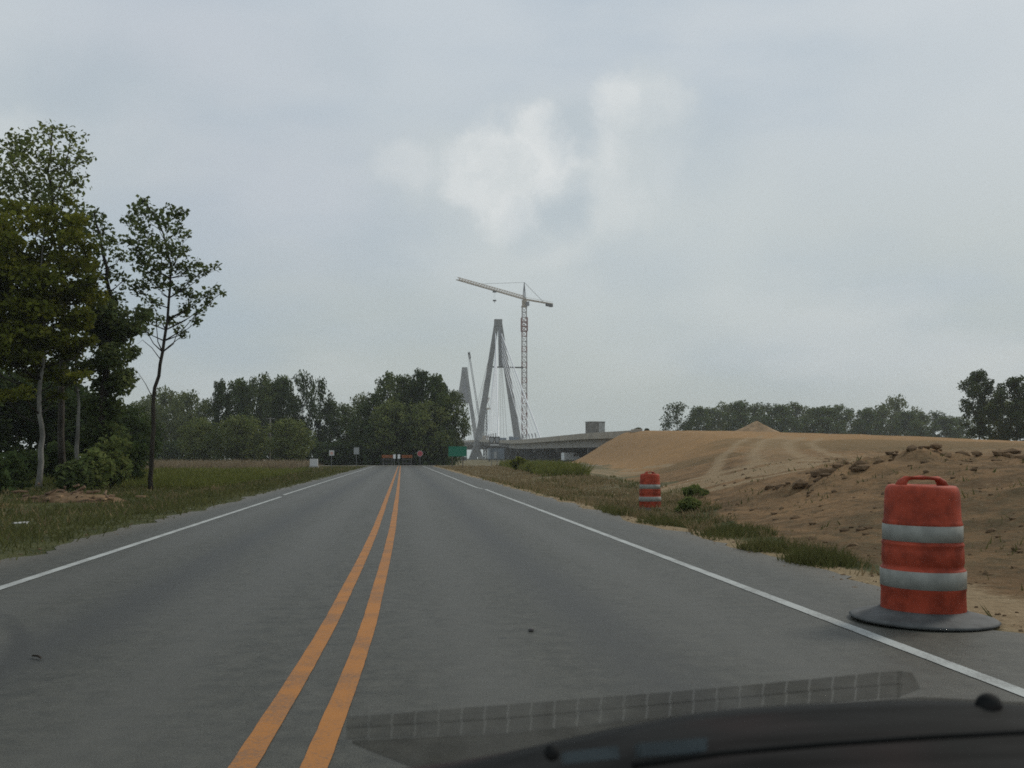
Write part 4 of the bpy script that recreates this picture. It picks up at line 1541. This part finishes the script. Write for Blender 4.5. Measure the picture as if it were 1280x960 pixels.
def site_things():
    # site container on the deck
    Y = 246
    c = at(744, 540, Y)
    z0 = dz(Y)
    root = empty('site_container', (c.x, Y, z0), 'weathered grey site container on the bridge deck near its end', 'container', None, R(22))
    zt = gz(527.5, Y) - z0
    mb = MB()
    mb.box(-1.9, 1.9, -1.5, 1.5, 0.12, zt)
    for k in range(13):
        xx = -1.8 + k * 0.3
        mb.box(xx - .06, xx + .06, -1.56, -1.503, 0.2, zt - 0.1)
    mb.build('body', M['container'], root)
    mb = MB()
    mb.box(0.05, 1.8, -1.60, -1.565, 0.25, zt - 0.2)
    mb.build('door', M['container_pale'], root)
    mb = MB()
    mb.box(-2.0, 2.0, -1.62, 1.6, zt + .002, zt + 0.22)
    mb.build('roof', M['container_pale'], root)
    # dirt pile on the mound
    Y = 150
    c = at(946, 537, Y)
    rng = np.random.default_rng(17)
    V, Fc = [], []
    nr, na = 12, 40
    for i in range(nr + 1):
        r = i / nr
        for k in range(na):
            a = 2 * math.pi * k / na
            rr = 3.4 * r * (1 + 0.25 * math.cos(a * 2 + 0.6) + 0.06 * math.sin(5 * a))
            z = 2.0 * max(0, 1 - r) ** 1.15 + 0.22 * float(fbm(np.array([rr * math.cos(a) * .9]), np.array([rr * math.sin(a) * .9]), 4)[0])
            V.append((rr * math.cos(a), rr * math.sin(a), z if i < nr else -0.6))
    for i in range(nr):
        for k in range(na):
            Fc.append((i * na + k, (i + 1) * na + k, (i + 1) * na + (k + 1) % na, i * na + (k + 1) % na))
    o = link_mesh('dirt_pile', V, Fc, M['dirt_pile'], smooth=True)
    o.location = (c.x, Y, float(height(c.x, Y)) - 0.05)
    tag(o, 'pointed heap of tan soil on top of the mound before the hazy trees', 'dirt pile')

    def vehicle(loc, rz, L, W, Hh, mat, label, cat, name, nose=0.28):
        root = empty(name, loc, label, cat, None, rz)
        mb = MB()
        mb.prism([(-L / 2, .45), (L / 2, .45), (L / 2, Hh * .52), (L / 2 - L * nose * .45, Hh * .58), (L / 2 - L * nose, Hh), (-L / 2, Hh)], -W / 2, W / 2)
        mb.build('body', mat, root)
        mb = MB()
        a = L / 2 - L * nose
        mb.prism([(a - .9, Hh * .62), (a + L * nose * .35, Hh * .62), (a + .05, Hh * .94), (a - .9, Hh * .94)], -W / 2 - .02, W / 2 + .02)
        mb.build('window', M['glass_dark'], root)
        for sx in (-.32, .32):
            for sy in (-1, 1):
                m = MB()
                m.lathe([(.05, -.12), (.36, -.12), (.4, -.06), (.4, .06), (.36, .12), (.05, .12)], 14)
                w = m.build('wheel', M['tyre'], root)
                w.rotation_euler = (R(90), 0, 0)
                w.location = (sx * L, sy * (W / 2 - .1), .4)
        return root
    x = gx(714, 268)
    vehicle((x, 268, float(height(x, 268))), R(15), 5.0, 2.0, 2.5, M['van_white'], 'white van parked beneath the bridge beside the embankment foot', 'van', 'parked_van')
    x = gx(663.5, 400)
    vehicle((x, 400, -0.1), R(80), 4.4, 1.8, 1.5, M['van_white'], 'white car in the grass below the approach span', 'car', 'parked_car')
    # tall grey-blue bin under the front span
    Y = 300
    x = gx(620, Y)
    root = empty('site_trailer', (x, Y, float(height(x, Y))), 'grey blue construction trailer below the bridge, under the pale route sign', 'trailer')
    mb = MB()
    mb.box(-2.1, 2.1, -4, 4, 0.7, 3.9)
    mb.build('body', M['truck_blue'], root)
    mb = MB()
    mb.box(-1.0, 0.0, -4.04, -4.003, 0.9, 2.9)
    mb.build('door', M['sign_grey'], root)
    for sx in (-1, 1):
        m = MB()
        m.lathe([(.05, -.15), (.5, -.15), (.5, .15), (.05, .15)], 14)
        w = m.build('wheel', M['tyre'], root)
        w.rotation_euler = (0, R(90), 0)
        w.location = (sx * 1.9, 1.5, .5)
    # pile-driving mast at the wood's edge
    Y = 420
    x = gx(578.5, Y)
    root = empty('drill_rig', (x, Y, float(height(x, Y))), 'thin dark upright rig mast between the central wood and front tower', 'drill rig')
    mb = MB()
    lattice(mb, (0, 0, 1.0), (0, 0, gz(524, Y)), 0.8, 1.6, 0.12)
    mb.build('mast', M['steel_dark'], root)
    mb = MB()
    mb.box(-1.6, 1.6, -2.4, 2.4, 0, 1.6)
    mb.build('base', M['steel_dark'], root)


site_things()


# ------------------------------------------------------------------ signs and barricades
def plate(mb, cx, z0, z1, w, y0=-0.03, y1=0.0, mi=0):
    mb.box(cx - w / 2, cx + w / 2, y0, y1, z0, z1, mi)


def signs():
    # green guide sign
    Y = 115
    x = gx(572, Y)
    g = float(height(x, Y))
    root = empty('guide_sign', (x, Y, g), 'green rectangular road sign on two posts at the right of the road end', 'road sign', None, 0)
    z0, z1 = gz(570.5, Y) - g, gz(558, Y) - g
    mb = MB()
    plate(mb, 0, z0, z1, 2.1)
    mb.build('panel', M['sign_green'], root)
    for s in (-.6, .6):
        mb = MB()
        mb.box(s - .05, s + .05, 0.003, .10, -.1, z1 - .05)
        mb.build('post', M['wood_post'], root)
    # pale route marker assembly
    Y = 135
    x = gx(618, Y)
    g = float(height(x, Y))
    root = empty('route_sign', (x, Y, g), 'pale sign board with two dark edged shields before the bridge deck', 'road sign', None)
    z0, z1 = gz(556.5, Y) - g, gz(545.5, Y) - g
    for s in (-1, 1):
        w, h = .34, (z1 - z0) * .40
        cz = (z0 + z1) / 2 + .08
        poly = [(-w, h * .75), (-w * .55, h), (0, h * .85), (w * .55, h), (w, h * .75), (w * .92, 0), (w * .6, -h * .7), (0, -h), (-w * .6, -h * .7), (-w * .92, 0)]
        m = MB()
        m.prism([(s * .37 + px * 1.12, cz + pz * 1.12) for px, pz in poly], -.030, 0)
        m.build('shield_backing', M['steel_dark'], root)
        m = MB()
        m.prism([(s * .37 + px * .82, cz + pz * .82) for px, pz in poly], -.045, -.032)
        m.build('shield', M['sign_grey'], root)
    mb = MB()
    plate(mb, 0, z0 - .05, z0 + .14, 1.2)
    mb.build('arrow_panel', M['sign_white'], root)
    for s in (-.37, .37):
        mb = MB()
        mb.box(s - .04, s + .04, 0.004, .08, -.1, z1 - .1)
        mb.build('post', M['post'], root)

    # white rectangular sign, pink square sign
    def rect(px, Y, py0, py1, wpx, mat, label, name, inner=None):
        x = gx(px, Y)
        g = float(height(x, Y))
        root = empty(name, (x, Y, g), label, 'road sign', None)
        z0, z1 = gz(py1, Y) - g, gz(py0, Y) - g
        w = wpx / F * Y
        mb = MB()
        plate(mb, 0, z0, z1, w)
        mb.build('panel', mat, root)
        if inner is not None:
            mb = MB()
            mb.box(-w * .25, w * .25, -.045, -.033, z0 + (z1 - z0) * .2, z0 + (z1 - z0) * .7)
            mb.build('symbol', inner, root)
        mb = MB()
        mb.box(-.035, .035, 0.004, .07, -.1, z1 - .05)
        mb.build('post', M['post'], root)
    rect(445.5, 118, 559.5, 568, 6.5, M['sign_grey'], 'grey white upright sign on thin post left of the road end', 'speed_sign')
    rect(414.5, 112, 563, 569.5, 6, M['sign_white'], 'small pinkish white square sign at the far left verge', 'warning_sign', M['sign_pink'])
    # white cabinet
    Y = 112
    x = gx(392.5, Y)
    g = float(height(x, Y))
    root = empty('utility_cabinet', (x, Y, g), 'low white utility cabinet in the grass at the field edge', 'cabinet')
    mb = MB()
    mb.box(-.42, .42, -.3, .3, .25, gz(573.5, Y) - g)
    mb.build('body', M['sign_white'], root)
    mb = MB()
    mb.box(-.5, .5, -.4, .4, -.1, .247)
    mb.build('plinth', M['concrete'], root)
    # stop sign
    Y = 140
    x = gx(525, Y)
    g = 0.0
    root = empty('stop_sign', (x, Y, g), 'red octagonal sign on a post right of the barricades', 'road sign')
    zc = gz(567, Y)
    oc = lambda r, : [(r * math.cos(R(22.5 + 45 * k)), zc + r * math.sin(R(22.5 + 45 * k))) for k in range(8)]
    mb = MB()
    mb.prism(oc(.42), -.02, 0)
    mb.build('border', M['sign_white'], root)
    mb = MB()
    mb.prism(oc(.38), -.032, -.022)
    mb.build('panel', M['sign_red'], root)
    mb = MB()
    mb.box(-.04, .04, .003, .07, -.1, zc + .3)
    mb.build('post', M['post'], root)
    # pale utility pole among rounded trees
    Y = 152
    x = gx(337, Y)
    g = float(height(x, Y))
    root = empty('utility_pole', (x, Y, g), 'pale thin pole in the gap between the rounded trees', 'pole')
    mb = MB()
    mb.tube([(0, 0, -.2), (0, 0, gz(523, Y) - g)], [.16, .12], 10)
    mb.build('shaft', M['bark_pale'], root)
    mb = MB()
    mb.box(-.7, .7, -.06, .06, gz(525, Y) - g, gz(525, Y) - g + .14)
    mb.build('crossarm', M['bark_pale'], root)

    # barricades
    def barricade(cx, w, label):
        Y = 147.5
        g = float(height(cx, Y))
        root = empty('barricade', (cx, Y, g), label, 'barricade', 'barricades closing the road end')
        zt = gz(568.7, Y) - g
        for k in range(3):
            mb = MB()
            z1 = zt - k * .56
            nst = 6
            for j in range(nst):
                x0 = -w / 2 + w * j / nst
                mb.box(x0, x0 + w / nst - .003, -.03, 0, z1 - (.44 if k == 0 else .2), z1, 0 if k == 0 else 1)
            mb.build('rail', [M['barrier_orange'], M['steel_dark']], root)
        for s in (-1, 1):
            mb = MB()
            mb.box(s * w * .38 - .04, s * w * .38 + .04, .003, .08, 0, zt)
            mb.box(s * w * .38 - .04, s * w * .38 + .04, -.6, .7, 0, .08)
            mb.build('leg', M['post'], root)
    barricade(gx(484.5, 147.5), 1.65, 'orange striped barricade, left of the pair across the road end')
    barricade(gx(508.8, 147.5), 1.55, 'orange striped barricade, right of the pair across the road end')
    for px, l in ((493, 'narrow white marker panel next to the left barricade'), (498.6, 'narrow white marker panel next to the right barricade')):
        Y = 146.8
        x = gx(px, Y)
        g = float(height(x, Y))
        root = empty('marker_panel', (x, Y, g), l, 'marker', 'white markers between the barricades')
        z0, z1 = gz(573.3, Y) - g, gz(568, Y) - g
        mb = MB()
        plate(mb, 0, z0, z1, .36)
        mb.build('panel', M['van_white'], root)
        mb = MB()
        mb.box(-.04, .04, .003, .07, -.05, z1)
        mb.build('post', M['post'], root)


signs()


# ------------------------------------------------------------------ traffic drums
def drum():
    root = empty('traffic_drum', (0, 0, 0), 'x', 'traffic barrel', 'orange traffic barrels')
    mb = MB()
    # body: tapered with ribs, shoulders and a slightly dished top
    prof = [(.298, 0.07), (.300, .085), (.296, .215), (.300, .222), (.300, .365), (.292, .372), (.284, .38), (.284, .40), (.290, .41), (.288, .50), (.283, .515), (.290, .535), (.290, .545),
            (.282, .555), (.280, .672), (.284, .682), (.276, .70), (.272, .715), (.266, .86), (.262, .905), (.252, .935), (.236, .950), (.21, .953), (.19, .945), (.05, .94), (.0005, .94)]
    prof = [(r * .95, z) for r, z in prof]
    mb.lathe(prof, 48)
    mb.build('body', M['orange'], root, True)
    for z0, z1, r0, r1 in ((.240, .362, .3025, .3025), (.562, .676, .2845, .2830)):
        mb = MB()
        r0, r1 = r0 * .95, r1 * .95
        mb.lathe([(r0 - .004, z0), (r0, z0 + .002), (r1, z1 - .002), (r1 - .004, z1)], 48, close=False)
        mb.build('reflective_band', M['reflective'], root, True)
    # handle: a bar on two feet across the top
    mb = MB()
    hx = .148
    mb.tube([(-hx - .03, 0, .93), (-hx - .012, 0, .972), (-hx + .02, 0, .998), (0, 0, 1.004), (hx - .02, 0, .998), (hx + .012, 0, .972), (hx + .03, 0, .93)], [.03, .026, .018, .017, .018, .026, .03], 10)
    mb.v = [(x, y * 2.0, z) for x, y, z in mb.v]
    mb.build('handle', M['orange'], root, True)
    # weighted rubber ring
    mb = MB()
    mb.lathe([(.295, .012), (.485, .004), (.50, .018), (.480, .030), (.44, .040), (.37, .052), (.315, .070), (.290, .085), (.281, .075)], 48, close=False)
    mb.build('rubber_base', M['rubber'], root, True)
    return root


d1 = drum()
d1['label'] = 'large orange and white striped barrel on dark rubber ring, nearest at the road edge'
_g = pix_dir(1154, 775.5)
_t = -CH / _g[2]
d1.location = (_g[0] * _t, _g[1] * _t, 0.003)
d1.rotation_euler = (R(0.6), R(0.8), R(8))
d2 = copy_tree(d1)
d2['label'] = 'farther orange and white barrel half sunk in roadside grass'
x2 = gx(812, 25.6)
d2.location = (x2, 25.6, gz(638.5, 25.6, 812))
d2.rotation_euler = (R(-1), R(1.5), R(40))


# ------------------------------------------------------------------ litter and brush by the road
def small_things():
    rng = np.random.default_rng(77)
    # heap of cut brush and bark on the left verge
    c = hit(85, 628)
    root = empty('brush_pile', (c[0], c[1], float(height(c[0], c[1]))), 'low rough heap of brown soil, bark and broken branches below the pale trunk', 'brush pile')
    mb = MB()
    for k in range(46):
        a = rng.random() * 6.28
        L = 0.15 + rng.random() * 0.5
        p = Vector((np.clip(rng.normal() * .6, -1.3, 1.3), np.clip(rng.normal() * .5, -.9, .9), 0.03 + abs(rng.normal()) * .16))
        d = Vector((math.cos(a), math.sin(a) * .6, rng.normal() * .22)) * L * .5
        mb.tube([p - d, p + Vector((rng.normal() * .04, 0, rng.normal() * .03)), p + d], [.025 + .03 * rng.random(), .03, .012], 5)
    mb.build('branches', M['brush'], root)
    V, Fc = [], []
    for i in range(26):
        for j in range(20):
            u, v = i / 25 * 2 - 1, j / 19 * 2 - 1
            e_ = max(0.0, 1 - (u * u + v * v))
            z = 0.32 * e_ ** 0.7 * (0.75 + 1.3 * float(fbm(np.array([u * 4.0]), np.array([v * 3.0]), 4)[0])) - 0.05 + (0.06 * float(fbm(np.array([u * 11.0]), np.array([v * 8.0]), 3)[0]) if e_ else 0)
            V.append((u * 1.7, v * 1.0, z))
    for i in range(25):
        for j in range(19):
            k = i * 20 + j
            Fc.append((k, k + 20, k + 21, k + 1))
    link_mesh('soil', V, Fc, M['clod'], root)
    mb = MB()
    for k in range(26):
        p = (rng.normal() * .7, rng.normal() * .45, .04 + .1 * rng.random())
        mb.box(p[0] - .16, p[0] + .16, p[1] - .05, p[1] + .05, p[2], p[2] + .05, 0, rng.random() * 3)
    mb.build('bark_pieces', M['dirt_pile'], root)
    # litter
    c = hit(25, 660)
    mb = MB()
    vs = []
    for i in range(5):
        for j in range(4):
            vs.append((i * .06 - .12, j * .05 - .075, .03 + .035 * rng.random()))
    fs = [(i * 4 + j, (i + 1) * 4 + j, (i + 1) * 4 + j + 1, i * 4 + j + 1) for i in range(4) for j in range(3)]
    mb.add(vs, fs)
    o = mb.build('paper_litter', M['litter'])
    md = o.modifiers.new('thick', 'SOLIDIFY')
    md.thickness = 0.008
    o.location = (c[0], c[1], float(height(c[0], c[1])) + .05)
    tag(o, 'crumpled white scrap of litter in the left verge grass', 'litter')
    # twig on the near lane
    c = hit(47, 826)
    mb = MB()
    mb.tube([(-.06, .05, .012), (-.01, .01, .02), (.035, -.03, .012), (.05, -.08, .01)], [.006, .009, .008, .004], 6)
    mb.tube([(-.01, .01, .02), (-.04, -.01, .03)], [.006, .003], 5)
    o = mb.build('twig', M['bark_dark'])
    o.location = (c[0], c[1], 0.004)
    o.scale = (.7, .7, .7)
    tag(o, 'small dark twig lying on the left lane', 'twig')
    c = hit(664, 791)
    mb = MB()
    mb.lathe([(.012, 0), (.022, .006), (.018, .016), (.006, .02)], 9)
    o = mb.build('pebble', M['steel_dark'])
    o.location = (c[0], c[1], 0.001)
    tag(o, 'dark pebble lying in the middle of the right lane', 'pebble')


small_things()


# ------------------------------------------------------------------ the car this is seen from
def car():
    root = empty('car', (0.45, 0.55, 0.0), 'dark dashboard of the viewing car with faint grille reflection, along the bottom', 'car')
    off = Vector((0.45, 0.55, 0.0))
    px = [330, 440, 560, 640, 700, 780, 860, 940, 1040, 1150, 1230, 1300, 1380]
    py = [985, 966, 952, 937, 923, 905, 890, 881, 875, 871, 873, 879, 886]
    xs = np.linspace(330, 1380, 60)
    cs = np.interp(xs, px, py)
    cs = np.convolve(np.pad(cs, 2, 'edge'), np.ones(5) / 5, 'valid')
    Yc = 0.60
    prof = [(-0.24, -0.115), (-0.18, -0.062), (-0.12, -0.036), (-0.085, -0.030), (-0.07, -0.022), (-0.04, -0.006), (-0.015, 0.0), (0.01, -0.004), (0.05, -0.03), (0.09, -0.09), (0.10, -0.25)]
    V, Fc = [], []
    for p, q in zip(xs, cs):
        c = at(p, q, Yc)
        for dy, dzz in prof:
            # the ridge runs parallel to the dashboard; drop behind it follows the sight line's slope and more
            zz = c.z + dzz + min(0, dy) * 0.12
            V.append(Vector((c.x, Yc + dy, zz)) - off)
    npf = len(prof)
    for i in range(len(xs) - 1):
        for j in range(npf - 1):
            a = i * npf + j
            Fc.append((a, a + npf, a + npf + 1, a + 1))
    link_mesh('dashboard', V, Fc, M['dash'], root, smooth=True)

    def on(p, q, Y):
        return at(p, q, Y) - off
    # pale inset strips on the dash top
    for pts in ([(706, 940), (772, 932), (775, 948), (708, 955)], [(800, 929), (884, 922), (884, 941), (802, 946)]):
        Yp = 0.47
        a = [on(p, q, Yp) for p, q in pts]
        b = [v + Vector((0, 0.012, -0.004)) for v in a]
        mb = MB()
        mb.add(a + b, [(0, 1, 2, 3), (7, 6, 5, 4), (0, 4, 5, 1), (1, 5, 6, 2), (2, 6, 7, 3), (3, 7, 4, 0)])
        mb.build('vent', M['dash_pale'], root)
    for p, q, r, Yk in ((690, 941, 10, 0.46), (1236, 883, 17, 0.59)):
        c = on(p, q, Yk)
        rr = r / F * Yk
        mb = MB()
        mb.lathe([(rr * math.cos(R(a)), rr * math.sin(R(a))) for a in range(-88, 89, 16)], 16)
        k = mb.build('knob', M['dash'], root, True)
        k.location = c
    # moulded ridge along the dash top
    mb = MB()
    qx = np.linspace(790, 1330, 30)
    qy = np.interp(qx, [790, 900, 1040, 1160, 1330], [957, 941, 929, 921, 912])
    mb.tube([on(p_, q_, 0.468) for p_, q_ in zip(qx, qy)], [0.0016] * 30, 6)
    mb.build('moulding', M['dash'], root, True)
    # grille reflection in the windscreen, painted as dark translucent cells on a raked pane
    m = bpy.data.materials.new('reflection_tint')
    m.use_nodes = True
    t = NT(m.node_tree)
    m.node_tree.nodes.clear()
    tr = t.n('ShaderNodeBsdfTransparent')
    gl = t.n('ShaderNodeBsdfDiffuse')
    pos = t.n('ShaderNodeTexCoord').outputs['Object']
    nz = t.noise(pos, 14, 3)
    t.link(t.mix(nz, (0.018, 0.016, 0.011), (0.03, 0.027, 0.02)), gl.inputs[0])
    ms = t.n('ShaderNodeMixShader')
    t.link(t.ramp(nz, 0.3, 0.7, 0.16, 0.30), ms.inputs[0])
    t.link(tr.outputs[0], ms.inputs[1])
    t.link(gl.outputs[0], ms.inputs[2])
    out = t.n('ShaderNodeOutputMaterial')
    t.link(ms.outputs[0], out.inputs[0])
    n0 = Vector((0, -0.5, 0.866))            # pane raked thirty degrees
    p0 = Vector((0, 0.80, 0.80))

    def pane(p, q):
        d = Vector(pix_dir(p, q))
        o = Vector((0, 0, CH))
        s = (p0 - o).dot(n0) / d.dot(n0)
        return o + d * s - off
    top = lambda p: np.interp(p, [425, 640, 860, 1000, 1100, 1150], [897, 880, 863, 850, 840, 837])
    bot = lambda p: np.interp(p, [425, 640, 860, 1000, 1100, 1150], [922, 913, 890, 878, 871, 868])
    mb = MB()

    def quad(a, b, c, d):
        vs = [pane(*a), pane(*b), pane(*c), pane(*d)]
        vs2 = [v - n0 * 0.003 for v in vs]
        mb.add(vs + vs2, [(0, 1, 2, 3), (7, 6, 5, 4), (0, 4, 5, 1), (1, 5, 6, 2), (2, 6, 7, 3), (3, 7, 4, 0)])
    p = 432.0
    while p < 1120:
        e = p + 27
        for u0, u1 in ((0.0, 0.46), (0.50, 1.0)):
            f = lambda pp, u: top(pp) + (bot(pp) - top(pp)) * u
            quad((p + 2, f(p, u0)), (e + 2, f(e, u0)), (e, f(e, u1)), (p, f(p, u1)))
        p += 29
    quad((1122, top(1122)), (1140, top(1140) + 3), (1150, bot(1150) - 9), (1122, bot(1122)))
    mb.build('grille_reflection', m, root)
    # darker veil of the windscreen reflection below the grille, painted as a translucent strip
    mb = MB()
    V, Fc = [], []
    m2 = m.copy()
    m2.name = 'reflection_veil_tint'
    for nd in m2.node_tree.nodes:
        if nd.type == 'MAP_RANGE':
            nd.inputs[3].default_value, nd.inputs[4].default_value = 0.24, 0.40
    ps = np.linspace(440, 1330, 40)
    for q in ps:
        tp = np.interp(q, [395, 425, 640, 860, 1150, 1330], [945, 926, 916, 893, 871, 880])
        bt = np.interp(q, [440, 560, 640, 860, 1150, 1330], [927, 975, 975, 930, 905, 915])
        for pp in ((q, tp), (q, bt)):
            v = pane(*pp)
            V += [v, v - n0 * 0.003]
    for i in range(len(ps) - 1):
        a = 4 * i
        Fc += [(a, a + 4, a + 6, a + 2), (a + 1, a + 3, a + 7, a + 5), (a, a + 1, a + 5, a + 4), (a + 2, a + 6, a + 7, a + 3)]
    link_mesh('reflection_veil', V, Fc, m2, root)


car()


# ------------------------------------------------------------------ haze
def haze():
    mb = MB()
    mb.box(-1700, 1700, -60, 2600, -5.5, 112)
    m = bpy.data.materials.new('haze')
    m.use_nodes = True
    t = NT(m.node_tree)
    m.node_tree.nodes.clear()
    v = t.n('ShaderNodeVolumePrincipled')
    v.inputs['Color'].default_value = (0.86, 0.92, 0.95, 1)
    v.inputs['Density'].default_value = 0.00026
    v.inputs['Anisotropy'].default_value = 0.2
    out = t.n('ShaderNodeOutputMaterial')
    t.link(v.outputs[0], out.inputs['Volume'])
    o = mb.build('haze', m)
    tag(o, kind='stuff')


haze()
